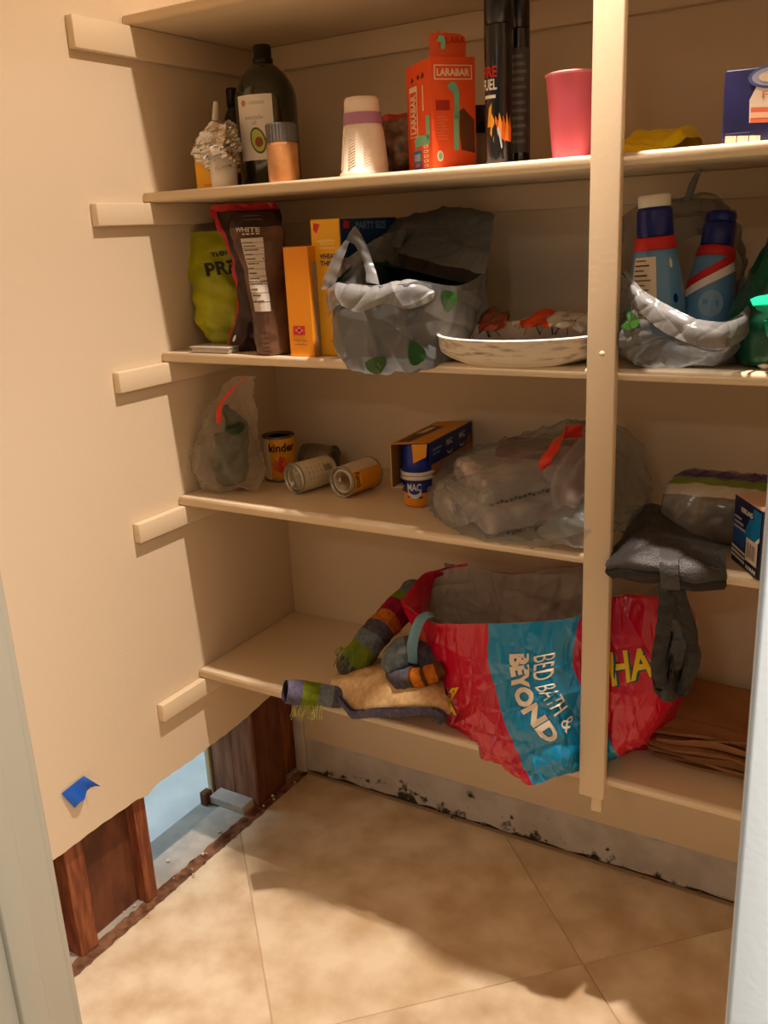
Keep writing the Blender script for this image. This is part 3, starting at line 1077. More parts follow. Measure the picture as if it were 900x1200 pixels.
# yellow packet lying flat, right of the post
a, b = at(724, 179, -0.36), at(792, 172, -0.36)
t = thing('yellow_packet', 'flat yellow packet lying on the shelf right of the post', 'packet', ((a.x + b.x) / 2, -.30, Z2 + .0005))
zt = at(760, 153, -.26).z - Z2
rows = []
for y, h0, h1, e0, e1 in [(-.365, 0, 0, 0, -.012), (-.355, .006, .004, 0, -.012), (-.33, zt * .55, zt * .45, 0, -.006), (-.29, zt * .9, zt * .85, 0, .004), (-.25, zt, zt * .95, 0, .012), (-.235, zt * .5, zt * .5, 0, .012), (-.23, 0, 0, 0, .010)]:
    x0, x1 = a.x - .01, b.x + e1
    rows.append([(x0 + (x1 - x0) * j / 8, y, Z2 + .001 + (h0 + (h1 - h0) * j / 8) * (1 if 0 < j < 8 else .55)) for j in range(9)])
G = loft(rows, 40, 50, False)
G[..., 2] += .003 * crease(G, 34, 5, 4)
G[..., 2] = np.maximum(G[..., 2], Z2 + .001)
bot = G.copy(); bot[..., 2] = Z2 + .0007
MB().grid(G, False, 0).grid(bot, False, 0).build('wrapper', pr('yellow_film', (240, 208, 12), .35, bump=.2), t)

# blue carton at the right with oval badge
O = Vector((at(848, 120, -0.37).x, -0.372, Z2 + .001))
rd = Vector((math.cos(.10), math.sin(.10), 0))
H = at(848, 84, -0.37).z - Z2
t = thing('blue_carton', 'dark blue carton with an orange and white panel under a blue oval badge', 'box', O, .10)
MB().box((0, 0, 0), (.19, .05, H), .003, 0, seg=2).build('carton', pr('navy_card', (40, 40, 92), .4), t, world=False)
sf = flat_surf((0, -.0002, 0), (1, 0, 0), (0, 0, 1))
k_ = H / 78.0                                        # metres per photo pixel on this face
d = MB()
def bx(u, v):
    return ((u - 848) * k_ * 1.08, H - (v - 80 + (u - 848) * .06) * k_)
d.poly([bx(875, 136), bx(874, 112), bx(881, 96), bx(900, 94), bx(960, 94), bx(975, 112), bx(975, 136)], sf, .0005, 0)
d.poly([bx(876, 136), bx(876, 120), bx(975, 120), bx(975, 136)], sf, .0008, 1)
d.poly([bx(876, 131), bx(876, 125), bx(975, 125), bx(975, 131)], sf, .0010, 2)
d.ell(*bx(896, 88), .034, .016, sf, .0010, 3); d.ell(*bx(896, 88), .029, .0125, sf, .0013, 4); d.ell(*bx(896, 88), .020, .008, sf, .0016, 0)
d.text('Family', *bx(908, 107), .012, sf, .0009, 1, 0, .060)
for q in range(2):
    for p_ in range(9):
        u0, v0 = bx(852 + p_ * 4, 157 + q * 7)
        d.rect(u0, v0, u0 + .0062 - .001 * (p_ % 3), v0 + .0095, sf, .0006, 0)
d.rect(*bx(852, 148), *bx(876, 145), sf, .0006, 5)
d.poly([bx(891, 160), bx(896, 153), bx(900, 155), bx(895, 163)], sf, .0006, 0)
d.build('print', [pr('peach_white', (244, 226, 206)), pr('orange_band', (232, 120, 84)), pr('pale_orange', (246, 196, 168)), pr('badge_blue', (96, 112, 176)), pr('badge_pale', (176, 186, 214)), pr('faint_blue_text', (74, 78, 120))], t, world=False)

# ================================================================== OBJECTS, THIRD SHELF
def pouch(rows, yaw, base, nv=60, nu=64, p=1.0, amp=.004, fr=22, seed=1, floor_z=None, z_first=True):
    """a filled bag from rows (left px, right px, y px, Y, half thickness): lens-shaped sections turned by yaw"""
    rings = []
    for (ul, ur, v, Y, th) in rows:
        A, B = at(ul, v, Y), at(ur, v, Y)
        c = (A + B) / 2
        view = (c - CAM); view.z = 0; view.normalize()
        side = Vector((math.cos(yaw), math.sin(yaw), 0))
        nrm = Vector((-math.sin(yaw), math.cos(yaw), 0))
        rt_ = Vector((view.y, -view.x, 0))
        hw = ((ur - ul) / 2 * mpp(c)) / max(.25, abs(side.dot(rt_)))
        ring = []
        for j in range(20):
            a = 2 * PI * j / 20
            cx, sy = math.cos(a), math.sin(a)
            ring.append(c + side * hw * (abs(cx) ** .85 * (1 if cx > 0 else -1)) + nrm * th * sy * (1 - .25 * abs(cx)))
        rings.append(ring)
    G = loft(rings, nv, nu)
    G = displace(G, amp * .9 * crease(G, fr, seed, 4, .3) + amp * 1.3 * folds(G, fr * .55, seed + 4) + amp * .6 * folds(G, fr * 1.3, seed + 9))
    if floor_z is not None:
        G[..., 2] = np.maximum(G[..., 2], floor_z + .0005)
    return G


# lime green snack bag against the left wall
P = at(250, 345, -0.27)
t = thing('lime_snack_bag', 'creased lime green snack bag with black lettering, nearest the left wall', 'bag', (P.x, P.y, Z3))
G = pouch([(252, 290, 406, -.29, .010), (244, 292, 396, -.29, .022), (232, 292, 375, -.28, .034), (227, 290, 350, -.27, .036), (224, 288, 325, -.26, .032), (219, 282, 300, -.255, .020), (216, 275, 282, -.25, .008), (217, 270, 271, -.25, .002)], .30, P, amp=.005, fr=20, seed=5, floor_z=Z3)
lime = mat('lime_bag_film', (176, 178, 16), .35, col2=(150, 156, 10), nscale=14)
MB().grid(G, True, 0, True, True).build('bag_film', lime, t)
gs = grid_surf(G)
def lime_s(u, v, off):                                # u,v in metres about the front centre, tilted with the bag
    return gs(.75 + u, v, off)
d = MB()
d.text('THIN', .80, .73, .035, lambda u, v, o: gs(u, v, o), .0015, 0, .10, .09, True)
d.text('PRE', .80, .63, .085, lambda u, v, o: gs(u, v, o), .0015, 0, .10, .15, True)
d.build('lettering', pr('black_bag_print', (30, 34, 14), .4), t)

# clear plastic box lid lying flat under it
a, b = at(228, 412, -.375), at(270, 413, -.385)
t = thing('clear_tray', 'small flat clear plastic tray lying under the lime bag', 'tray', (a.x + .03, -.33, Z3))
MB().box((a.x, -.385, Z3 + .0005), (a.x + .105, -.335, Z3 + .013), .003, 0).build('tray_body', mat('frosted_plastic', (206, 196, 180), .3, alpha=.75), t)
MB().box((a.x - .002, -.388, Z3 + .0115), (a.x + .107, -.333, Z3 + .0145), .001, 0).build('tray_rim', MATS['frosted_plastic'], t)

# red pouch with dark front
P = at(290, 340, -0.31)
t = thing('red_pouch', 'tall dark maroon pouch with red edges behind the brown pouch', 'bag', (P.x, P.y, Z3))
G = pouch([(266, 306, 415, -.335, .006), (268, 310, 400, -.33, .016), (276, 318, 370, -.325, .024), (277, 322, 340, -.315, .026), (272, 324, 310, -.305, .024), (263, 328, 280, -.30, .016), (254, 330, 262, -.295, .010), (247, 328, 246, -.29, .004), (250, 322, 238, -.29, .001)], .42, P, nv=70, nu=80, amp=.004, fr=18, seed=12, floor_z=Z3)
def mred(v, u, i, k):
    if v > .865: return 0
    if v < .05 and u < .6: return 0
    return 0 if .40 < u < .60 else 1
MB().grid(G, True, mred, True, True).build('pouch_film', [mat('glossy_red_film', (176, 28, 34), .25), mat('dark_maroon_film', (44, 10, 10), .3)], t)
gs = grid_surf(G)
d = MB()
d.ell(.665, .15, .014, .018, lambda u, v, o: gs(u, v, o), .0012, 0)
d.build('white_dot', white_p, t)

# brown pouch with silver nutrition panel
P = at(315, 340, -0.355)
t = thing('brown_pouch', 'dark brown leaning pouch with a pale nutrition panel on its front', 'bag', (P.x, P.y, Z3))
G = pouch([(303, 342, 418, -.365, .012), (301, 342, 408, -.365, .026), (297, 340, 380, -.36, .032), (292, 337, 345, -.355, .032), (285, 333, 315, -.35, .028), (276, 334, 290, -.345, .018), (271, 332, 272, -.34, .012), (270, 326, 258, -.335, .006), (272, 318, 249, -.33, .0015)], .38, P, nv=76, nu=90, amp=.003, fr=20, seed=22, floor_z=Z3)
def mbr(v, u, i, k):
    if v > .80: return 1
    return 2 if .475 < u < .51 else 0
MB().grid(G, True, mbr, True, True).build('pouch_film', [mat('brown_film', (74, 44, 26), .3, col2=(112, 78, 54), nscale=12), mat('dark_brown_film', (34, 10, 8), .28), mat('pale_seam', (176, 140, 90), .35)], t)
gs = grid_surf(G)
GS = lambda u, v, o: gs(u, v, o)
d = MB()
for k in range(10):
    v0 = .31 + .039 * k
    d.rect(.655, v0, .785, v0 + .036, GS, .001, 0, 5)
for k in range(14):
    v0 = .32 + .026 * k
    d.rect(.665, v0, .665 + .10 * (0.5 + .5 * ((k * 5) % 7) / 7), v0 + .008, GS, .0014, 1, 3)
d.rect(.655, .435, .785, .442, GS, .0014, 1, 4)
d.build('nutrition_panel', [mat('silver_panel', (206, 196, 184), .35), pr('panel_text', (104, 88, 76))], t)
d = MB()
d.text('WHITE', .70, .775, .045, GS, .0012, 0, -.05, .15, True)
for k in range(4):
    d.rect(.675 + .026 * k, .728, .693 + .026 * k, .742, GS, .0012, 0, 2)
for k in range(2):
    d.rect(.69, .875 + .05 * k, .80, .884 + .05 * k, GS, .0012, 2, 4)
for k in range(5):
    d.rect(.69 + .01 * (k % 2), .10 + .025 * k, .75, .112 + .025 * k, GS, .0012, 2, 3)
d.build('lettering', [MATS['silver_panel'], pr('panel_text', (104, 88, 76)), pr('dim_text', (122, 92, 80))], t, kind='stuff')


def carton(name, label, cat, u0, u1, vtop, Y, depth, z, m, yaw=0.0, side_m=None, rad=.0012):
    a = at(u0, vtop, Y)
    b = at(u1, vtop, Y)
    Hh = a.z - z
    Wd = (b.x - a.x)
    t = thing(name, label, cat, (a.x, Y, z + .0005), yaw)
    mb = MB().box((0, 0, 0), (Wd, depth, Hh), rad, 0, seg=1)
    mb.build('carton', m, t, world=False)
    return t, Wd, Hh, flat_surf((0, -.0002, 0), (1, 0, 0), (0, 0, 1)), flat_surf((Wd + .0002, 0, 0), (0, 1, 0), (0, 0, 1))


# orange carton
t, W, H, fs_, ss_ = carton('orange_carton', 'narrow plain orange carton with a small red square, between pouch and taller yellow carton', 'box', 331, 360, 290, -.385, .15, Z3, pr('orange_card', (236, 148, 18), .5))
d = MB()
d.rect(W * .20, H * .20, W * .68, H * .285, fs_, .0005, 0); d.rect(W * .30, H * .235, W * .60, H * .255, fs_, .0009, 1); d.rect(W * .40, H * .215, W * .50, H * .275, fs_, .0009, 1)
d.text('MINIS', W * .46, H * .148, H * .022, fs_, .0005, 2, 0, W * .55)
d.rect(W * .22, H * .11, W * .72, H * .116, fs_, .0005, 2)
d.build('print', [red_p, pr('pink_cross', (236, 120, 120)), pr('brownish_print', (160, 96, 20))], t, world=False)
MB().box((W + .0002, .008, .004), (W + .0012, .14, H * .86), .0003, 0, seg=1).build('side_flap', pr('grey_card_edge', (176, 150, 112), .7), t, world=False)

# yellow cracker carton with blue side
t, W, H, fs_, ss_ = carton('cracker_carton', 'tall yellow cracker carton with blue side, tucked behind the grey bag', 'box', 363, 397, 258, -.36, .215, Z3, pr('yellow_card', (240, 176, 30), .5))
d = MB()
d.poly([(W * .10, H * .93), (W * .12, H * .975), (W * .34, H * .965), (W * .20, H * .90)], fs_, .0005, 0)
d.text('WHEAT', W * .55, H * .735, H * .038, fs_, .0006, 1, 0, W * .56, True)
d.text('THINS', W * .55, H * .685, H * .038, fs_, .0006, 1, 0, W * .56, True)
for k in range(2):
    d.rect(W * (.28 + .03 * k), H * (.79 + .03 * k), W * .82, H * (.80 + .03 * k), fs_, .0005, 3)
d.poly([(W * (.52 + .34 * math.cos(a)), H * (.84 + .018 * math.sin(a))) for a in np.linspace(0, PI, 9)] + [(W * .3, H * .835)], fs_, .0005, 3)
for k in range(3):
    d.rect(W * (.50 + .12 * k), H * (.10), W * (.56 + .12 * k), H * .125, fs_, .0005, 4)
d.ell(W * .62, H * .44, W * .20, H * .05, fs_, .0005, 4)
# blue side face: broad band at the top
d.rect(.002, H * .72, .213, H - .001, ss_, .0004, 5)
d.rect(.002, .004, .213, H * .72, ss_, .0004, 6)
d.poly([(.012, H * .93), (.016, H * .985), (.034, H * .975), (.034, H * .925)], ss_, .0008, 0)
d.text('PARTY SIZE', .115, H * .945, H * .055, ss_, .0008, 7, 0, .115, True)
d.build('print', [red_p, pr('purple_brown_text', (92, 62, 70)), white_p, pr('pale_yellow_print', (244, 204, 110)), pr('golden_print', (214, 140, 20)), pr('deep_blue_card', (28, 62, 112), .45), pr('mid_yellow_card', (236, 170, 30)), pr('pale_blue_text', (120, 158, 190))], t, world=False)

# ------------------------------------------------ big grey carrier bag
bagfilm = film('grey_bag_film', (122, 124, 124), .80, .24)
bagfilm_thin = film('grey_bag_film_thin', (118, 120, 120), .45, .3)
green_print = pr('green_leaf_print', (40, 82, 28), .3)


def sack(base_c, rings, rim, nv=90, nu=130, amp=.012, fr=11, seed=1, floor=None, fine=.35, keep=0):
    """rings: (z, rx, ry, dx, dy) ellipses from the bottom; rim: list of 3-D points (ccw from +X) at the mouth"""
    R = []
    n = len(rim[0])
    for (z, rx, ry, dx, dy) in rings:
        R.append([(base_c[0] + dx + rx * math.cos(2 * PI * j / n), base_c[1] + dy + ry * math.sin(2 * PI * j / n), z) for j in range(n)])
    R += rim
    G = loft(R, nv, nu)
    a = amp * .55 * crease(G, fr, seed, 4, .6) + amp * folds(G, fr * .9, seed + 3) + amp * .5 * folds(G, fr * 2.2, seed + 5)
    ramp_ = np.linspace(0, 1, nv)[:, None]
    G = displace(G, a * (.35 + .65 * np.minimum(1, ramp_ * 3)))
    if floor is not None:
        m = G[..., 1] > -DEP - .004
        G[..., 2] = np.where(m, np.maximum(G[..., 2], floor + .0008), G[..., 2])
    return G


def leafpts(s, n=14):
    return [(s * (math.sin(a) * (1 - .25 * math.cos(a))), s * 1.1 * (math.cos(a) - .25 * abs(math.sin(a)))) for a in [2 * PI * k / n for k in range(n)]]


t = thing('grey_carrier_bag', 'open crumpled grey carrier bag with green heart prints, beside the yellow carton', 'bag', at(480, 430, -.27))
c = at(470, 410, -.31)
# mouth ring: 12 points counter-clockwise from +X (right), back is +Y, front is -Y
mouth = [at(560, 322, -.26), at(572, 285, -.20), at(566, 262, -.13), at(520, 262, -.08), at(474, 268, -.20), at(436, 283, -.372),
         at(400, 308, -.385), at(386, 333, -.39), at(408, 331, -.42), at(450, 335, -.455), at(492, 330, -.45), at(535, 335, -.37)]
mid = [at(566, 360, -.25), at(560, 350, -.17), at(540, 340, -.11), at(500, 340, -.09), at(466, 345, -.22), at(424, 350, -.375),
       at(398, 355, -.388), at(388, 352, -.395), at(404, 362, -.42), at(446, 366, -.448), at(492, 364, -.438), at(543, 366, -.36)]
q0, q7, q8, q9, q10, q11 = [at(*p) for p in ((550, 404, -.25), (394, 412, -.40), (412, 428, -.425), (455, 434, -.435), (500, 431, -.425), (536, 419, -.36))]
zl = Z3 + .006
low = [q0, Vector((q0.x - .005, -.20, zl)), Vector((.67, -.14, zl)), Vector((.62, -.13, zl)), Vector((.56, -.17, zl)), Vector((.51, -.34, zl)), Vector((q7.x + .004, -.385, zl)), q7, q8, q9, q10, q11]
cc_ = sum(low, Vector()) / 12
foot = [cc_ + (p - cc_) * .70 for p in low]
foot = [Vector((p.x, max(p.y, -.395), Z3 + .001)) for p in foot]
G = sack(c, [], [foot, low, mid, mouth], nv=190, nu=270, amp=.0125, fr=9, seed=31, floor=Z3)
lower = MB().grid(G, True, 0, True, False)
lower.build('bag_body', bagfilm, t)
gs = grid_surf(G)
P2 = project(G)
vis = ((np.array(CAM) - G) * gnormals(G)).sum(-1) > 0
def leaves(G, gs, P2, vis, spots, t):
    for (u, v, s, ro) in spots:
        o = np.array(locate(G, P2, u, v, vis)); du = (np.array(locate(G, P2, u + 6, v, vis)) - o) / 6; dv = (np.array(locate(G, P2, u, v - 6, vis)) - o) / 6
        pts = [(x * math.cos(ro) - y * math.sin(ro), x * math.sin(ro) + y * math.cos(ro)) for x, y in leafpts(s)]
        def f(x, y, off):
            q = o + x * du + y * dv
            return gs(q[0], q[1], off)
        mb = MB()
        for k in (1.0,):
            mb.poly(pts, f, .003, 0)
        mb.build('leaf_print', green_print, t)
leaves(G, gs, P2, vis, [(524, 352, 11, 2.9), (486, 412, 13, .4), (560, 352, 8, 2.4), (440, 428, 10, 1.2)], t)
# rear flap folding forward and up, and its creased fold
flap = [[at(455, 288, -.26), at(480, 300, -.27), at(512, 312, -.28), at(540, 315, -.28), at(568, 320, -.26)],
        [at(428, 281, -.22), at(470, 288, -.22), at(515, 290, -.215), at(548, 282, -.20), at(576, 285, -.19)],
        [at(435, 275, -.18), at(474, 262, -.16), at(516, 268, -.16), at(550, 256, -.15), at(579, 262, -.15)],
        [at(452, 262, -.13), at(482, 250, -.11), at(520, 249, -.11), at(554, 250, -.11), at(578, 252, -.12)],
        [at(462, 266, -.08), at(488, 262, -.06), at(522, 262, -.06), at(552, 262, -.07), at(570, 268, -.09)]]
G = loft(flap, 130, 150, False)
G = displace(G, .006 * crease(G, 10, 41, 4, .4) + .010 * folds(G, 9, 43) + .004 * folds(G, 24, 44), False)
MB().grid(G, False, 0).build('rear_flap', bagfilm, t)
# left handle loop
def ribbon(pts, wv, nv=60, nu=10, amp=.003, seed=2, fr=30):
    """strip along pts, wv = half width vector per point"""
    L = [[Vector(p) - Vector(q), Vector(p) - Vector(q) * .3 + Vector((0, -.004, 0)), Vector(p) + Vector(q) * .3 + Vector((0, -.004, 0)), Vector(p) + Vector(q)] for p, q in zip(pts, wv)]
    G = loft(L, nv, nu, False)
    return displace(G, amp * crease(G, fr, seed, 4, .3), False)
G = ribbon([at(384, 338, -.41), at(392, 312, -.40), at(402, 288, -.39), at(413, 275, -.385), at(424, 290, -.388), at(433, 312, -.395), at(437, 332, -.42)],
           [(.016, 0, .004), (.017, 0, .006), (.015, 0, .008), (.006, 0, .015), (.010, 0, .005), (.011, 0, -.003), (.014, 0, -.002)], amp=.002, seed=14)
MB().grid(G, False, 0).build('handle', bagfilm, t)
# bright folded front lip
lip = [[at(382, 345, -.40), at(394, 331, -.428), at(420, 334, -.446), at(450, 333, -.452), at(480, 327, -.446), at(506, 331, -.42)],
       [at(381, 350, -.405), at(394, 338, -.440), at(420, 341, -.458), at(450, 340, -.464), at(480, 335, -.458), at(508, 337, -.428)],
       [at(382, 358, -.408), at(395, 347, -.446), at(420, 350, -.463), at(450, 348, -.468), at(480, 344, -.462), at(510, 343, -.432)],
       [at(384, 372, -.410), at(398, 357, -.448), at(420, 366, -.464), at(450, 356, -.469), at(480, 362, -.462), at(508, 352, -.430)]]
G = loft(lip, 60, 200, False)
G = displace(G, .006 * folds(G, 10, 51) + .005 * folds(G, 26, 53), False)
MB().grid(G, False, 0).build('folded_lip', mat('pale_grey_film', (126, 128, 129), .2, spec=.8), t)

# ------------------------------------------------ paper bowl with birch-bark print, torn wrapper in it
Pc = at(606, 402, -.318)
rx = .160
Pc.x = at(523, 405, -.318).x + rx + .002
t = thing('paper_bowls', 'pale oval paper bowl stack with grey bark print, partly behind the post', 'bowls', (Pc.x, Pc.y, Z3 + .0006))
H = at(605, 401, -.318 - rx).z - Z3
bark = mat('birch_bark_print', (226, 212, 190), .6, col2=(150, 134, 116), nscale=26, stretch=(1, 1, 5), detail=8, lo=.50, hi=.72)
bowl_in = mat('bowl_inside_paper', (214, 200, 180), .55)
prof = [(rx * .70, 0), (rx * .74, .001), (rx * .87, H * .20), (rx * .965, H * .40), (rx * .985, H * .60), (rx * 1.0, H * .93), (rx * 1.01, H * .99)]
MB().lathe(prof, 72, [0, 0, 1, 1, 1, 1], None, True, False).build('outer_bowl', [mat('plain_bowl_paper', (222, 206, 180), .6), bark], t, world=False)
MB().lathe([(rx * 1.01, H * .99), (rx * 1.005, H * 1.02), (rx * .985, H * 1.03), (rx * .96, H * .99)], 72, 0, None, False, False).build('rim', pr('white_bowl_rim', (246, 240, 228), .35), t, world=False)
MB().lathe([(rx * .96, H * .99), (rx * .93, H * .75), (rx * .80, H * .38), (rx * .6, H * .27)], 72, 0, None, False, True).build('inner_bowl', bowl_in, t, world=False)
br = MB()
rs = random.Random(11)
isf = lambda a, v, off=0.0: Vector(((rx * (.845 + .11 * v) - off) * math.cos(a), (rx * (.845 + .11 * v) - off) * math.sin(a), H * (.52 + .47 * v)))
for k in range(34):
    a = rs.uniform(0, 2 * PI)
    ln = rs.uniform(.05, .16)
    sl = rs.uniform(-.10, .10)
    w_ = rs.uniform(.008, .02)
    br.add([isf(a, .02, .0015), isf(a + w_, .02, .0015), isf(a + w_ * .5 + sl, rs.uniform(.6, .98), .0015), isf(a + sl, .9, .0015)], [(0, 1, 2, 3)], 0, False)
br.build('branch_print', pr('dark_branch_print', (44, 38, 38)), t, world=False, kind='stuff')
for nm, lab, rows_, mm in [
    ('torn_wrapper', 'red and white torn wrapper with black lettering lying in the paper bowls', [[(608, 383), (640, 382), (670, 384), (686, 386)], [(600, 378), (632, 372), (665, 373), (688, 376)], [(612, 374), (640, 366), (664, 366), (690, 370)], [(622, 372), (645, 366), (668, 368), (690, 374)]], [pr('white_wrapper', (206, 198, 186), .4), pr('orange_red_wrapper', (206, 68, 24), .4)]),
    ('crumpled_wrapper', 'small crumpled brown-red wrapper at the left end of the paper bowls', [[(560, 386), (575, 386), (592, 386)], [(562, 376), (578, 368), (594, 374)], [(568, 368), (582, 362), (596, 368)], [(572, 372), (584, 368), (596, 374)]], [mat('brown_wrapper', (120, 84, 62), .4, col2=(150, 56, 36), nscale=40)])]:
    t2 = thing(nm, lab, 'wrapper', at(rows_[0][0][0], rows_[0][0][1], -.27))
    G = loft([[at(u, v, -.31 + .045 * i) for u, v in row] for i, row in enumerate(rows_)], 40, 60, False)
    G = displace(G, .008 * crease(G, 26, 61, 5), False)
    G[..., 2] = np.maximum(G[..., 2], Z3 + H * .30)
    thick = G.copy(); thick[..., 2] -= .002
    def mw(v, u, i, k, n=len(mm)):
        return 1 if (n > 1 and .06 < u - v * .18 < .36 and v < .8) else 0
    MB().grid(G, False, mw).grid(thick, False, mw).build('film', mm, t2)
    if nm == 'torn_wrapper':
        gsw = grid_surf(G, False)
        d = MB()
        for k in range(7):
            u0 = .60 + .05 * k
            d.poly([(u0, .25), (u0 + .022, .25), (u0 + .05, .80), (u0 + .028, .80)], lambda u, v, o: gsw(u, v, o), .0015, 0)
            d.poly([(u0, .25), (u0 + .022, .25), (u0 + .05, .80), (u0 + .028, .80)], lambda u, v, o: gsw(u, v, o), -.0015, 0)
        d.build('lettering', black_p, t2)

# ------------------------------------------------ right hand grey bag with two blue bottles
t = thing('grey_bottle_bag', 'crumpled grey carrier bag standing open around two blue bottles', 'bag', at(800, 430, -.25))
c = at(800, 412, -.30)
mouth = [at(868, 300, -.22), at(866, 262, -.15), at(845, 236, -.10), at(800, 232, -.08), at(757, 236, -.10), at(724, 262, -.16),
         at(722, 300, -.26), at(735, 325, -.36), at(768, 350, -.42), at(803, 373, -.445), at(838, 380, -.43), at(870, 360, -.33)]
mid = [at(872, 370, -.24), at(868, 350, -.15), at(840, 340, -.10), at(800, 340, -.09), at(755, 340, -.10), at(718, 350, -.15),
       at(712, 365, -.26), at(726, 372, -.38), at(757, 388, -.45), at(800, 400, -.475), at(843, 402, -.45), at(878, 388, -.34)]
G = sack(c, [(Z3 + .001, .02, .02, 0, 0), (Z3 + .002, .065, .09, 0, .01), (Z3 + .014, .092, .125, 0, .005), (Z3 + .04, .108, .145, 0, 0)], [mid, mouth], nv=170, nu=250, amp=.011, fr=10, seed=71, floor=Z3)
MB().grid(G, True, lambda v, u, i, k: 0 if (v < .8 and .5 < u < .99) else 1, True, False).build('bag_body', [bagfilm, bagfilm_thin], t)
gs = grid_surf(G)
leaves(G, gs, project(G), ((np.array(CAM) - G) * gnormals(G)).sum(-1) > 0, [(738, 376, 12, .5), (731, 315, 8, 2.2)], t)
lip = [[at(733, 316, -.38), at(752, 338, -.42), at(780, 356, -.45), at(812, 372, -.47), at(845, 378, -.45), at(866, 368, -.39), at(880, 352, -.33)],
       [at(732, 326, -.39), at(750, 350, -.435), at(778, 368, -.465), at(812, 384, -.485), at(847, 390, -.465), at(872, 378, -.39), at(886, 360, -.33)],
       [at(735, 346, -.39), at(752, 368, -.44), at(780, 390, -.47), at(812, 404, -.488), at(846, 408, -.468), at(872, 396, -.395), at(884, 376, -.33)]]
G = loft(lip, 60, 200, False)
G = displace(G, .0045 * folds(G, 14, 81) + .003 * folds(G, 36, 83) - .001, False)
MB().grid(G, False, 0).build('folded_lip', MATS['pale_grey_film'], t)
# rear film collapsing between the bottles and the handle strip behind
rear = [[at(782, 300, -.20), at(800, 285, -.19), at(822, 280, -.18), at(850, 290, -.17)], [at(780, 262, -.18), at(802, 262, -.17), at(824, 250, -.16), at(858, 262, -.14)], [at(770, 240, -.13), at(800, 232, -.12), at(832, 228, -.12), at(864, 246, -.12)]]
G = loft(rear, 50, 60, False)
G = displace(G, .012 * crease(G, 16, 91, 5), False)
MB().grid(G, False, 0).build('rear_fold', bagfilm_thin, t)
G = ribbon([at(804, 236, -.13), at(810, 222, -.12), at(816, 206, -.11), at(821, 196, -.11)], [(.010, 0, .003), (.008, 0, .003), (.007, 0, .003), (.006, 0, .003)], 24, 8, .002)
MB().grid(G, False, 0).build('handle', mat('pale_grey_film', (188, 186, 184)), t)

blue_b = pr('sky_blue_bottle', (92, 146, 190), .3, coat=.3)
navy_b = pr('navy_bottle_cap', (28, 40, 112), .35)


def creamer(label, base, axis, H, r, va, full=True):
    """bottle with squat navy neck, white cap, red collar; axis = up direction"""
    t = thing('creamer_bottle', label, 'bottle', base)
    up = Vector(axis).normalized()
    M = Vector((0, 0, 1)).rotation_difference(up).to_matrix().to_4x4()
    prof = [(r * .94, 0), (r, .006), (r * .99, H * .32), (r * .90, H * .48), (r * .74, H * .64), (r * .68, H * .68)]
    MB().lathe(prof, 36, 0, M).build('body', blue_b, t, world=False)
    MB().lathe([(r * .71, H * .665), (r * .74, H * .675), (r * .68, H * .735), (r * .62, H * .745)], 36, 0, M).build('collar', red_p, t, world=False)
    MB().lathe([(r * .58, H * .742), (r * .62, H * .76), (r * .60, H * .90), (r * .55, H * .925)], 32, 0, M).build('neck_cap', navy_b, t, world=False)
    MB().lathe([(r * .54, H * .926), (r * .55, H * .93), (r * .55, H * .99), (r * .52, H)], 32, 0, M).build('cap', pr('white_cap_plastic', (236, 226, 206), .4) if full else navy_b, t, world=False)
    rad = lambda v: np.interp(v / H, [0, .02, .32, .48, .64, .68, .745], [r * .94, r, r * .99, r * .90, r * .74, r * .68, r * .62])
    def sf(u, v, off=0.0):
        return M @ Vector(((rad(v) + off) * math.cos(va + u), (rad(v) + off) * math.sin(va + u), v))
    return t, sf


P1 = at(773, 352, -.30)
s1 = mpp(P1)
H1 = at(766, 228, -.30).z - (Z3 + .012)
t, sf = creamer('blue creamer bottle with white cap and white nutrition panel, leftmost in the open grey bag', (P1.x, P1.y, Z3 + .012), (-.06, 0, 1), H1, 33 * s1, cam_ang(P1))
d = MB()
for k in range(9):
    v0 = H1 * (.22 + .045 * k)
    d.rect(-1.05, v0, .02, v0 + H1 * .0455, sf, .0008, 0, 8)
for k in range(13):
    v0 = H1 * (.24 + .030 * k)
    d.rect(-.95, v0, -.95 + .85 * (.55 + .45 * ((k * 3) % 5) / 5), v0 + H1 * .009, sf, .0013, 1 if k not in (9, 11) else 2, 6)
d.ell(.72, H1 * .36, .10, H1 * .03, sf, .0010, 3)
d.ell(.80, H1 * .24, .12, H1 * .05, sf, .0010, 4)
d.ell(.66, H1 * .58, .07, H1 * .03, sf, .0010, 0)
d.build('label_print', [pr('cream_panel', (232, 216, 186)), pr('brown_fine_print', (120, 98, 80)), black_p, navy_b, pr('skin_pink_print', (220, 160, 140))], t, world=False)
P2 = at(832, 330, -.235)
s2 = mpp(P2)
b2 = at(823, 395, -.255)
tp2 = at(846, 250, -.20)
ax = tp2 - Vector((b2.x, b2.y, Z3 + .02))
t, sf = creamer('blue creamer bottle with red and white swoosh, tilted behind the upright one', (b2.x, b2.y, Z3 + .02), ax, ax.length, 31 * s2, cam_ang(P2), False)
H2 = ax.length
d = MB()
for m_, o0, w_ in ((0, .02, .075), (1, -.05, .07)):
    for k in range(12):
        x0, x1 = -1.2 + .2 * k, -1.0 + .2 * k
        y0, y1 = [H2 * (.50 + o0 + .085 * x + .02 * math.sin(x * 1.7)) for x in (x0, x1)]
        d.poly([(x0, y0), (x1, y1), (x1, y1 + H2 * w_), (x0, y0 + H2 * w_)], sf, .001 + .0002 * m_, m_)
d.ell(.1, H2 * .30, .45, H2 * .10, sf, .0009, 2)
d.build('label_print', [red_p, white_p, pr('pale_sky_print', (130, 172, 204))], t, world=False)

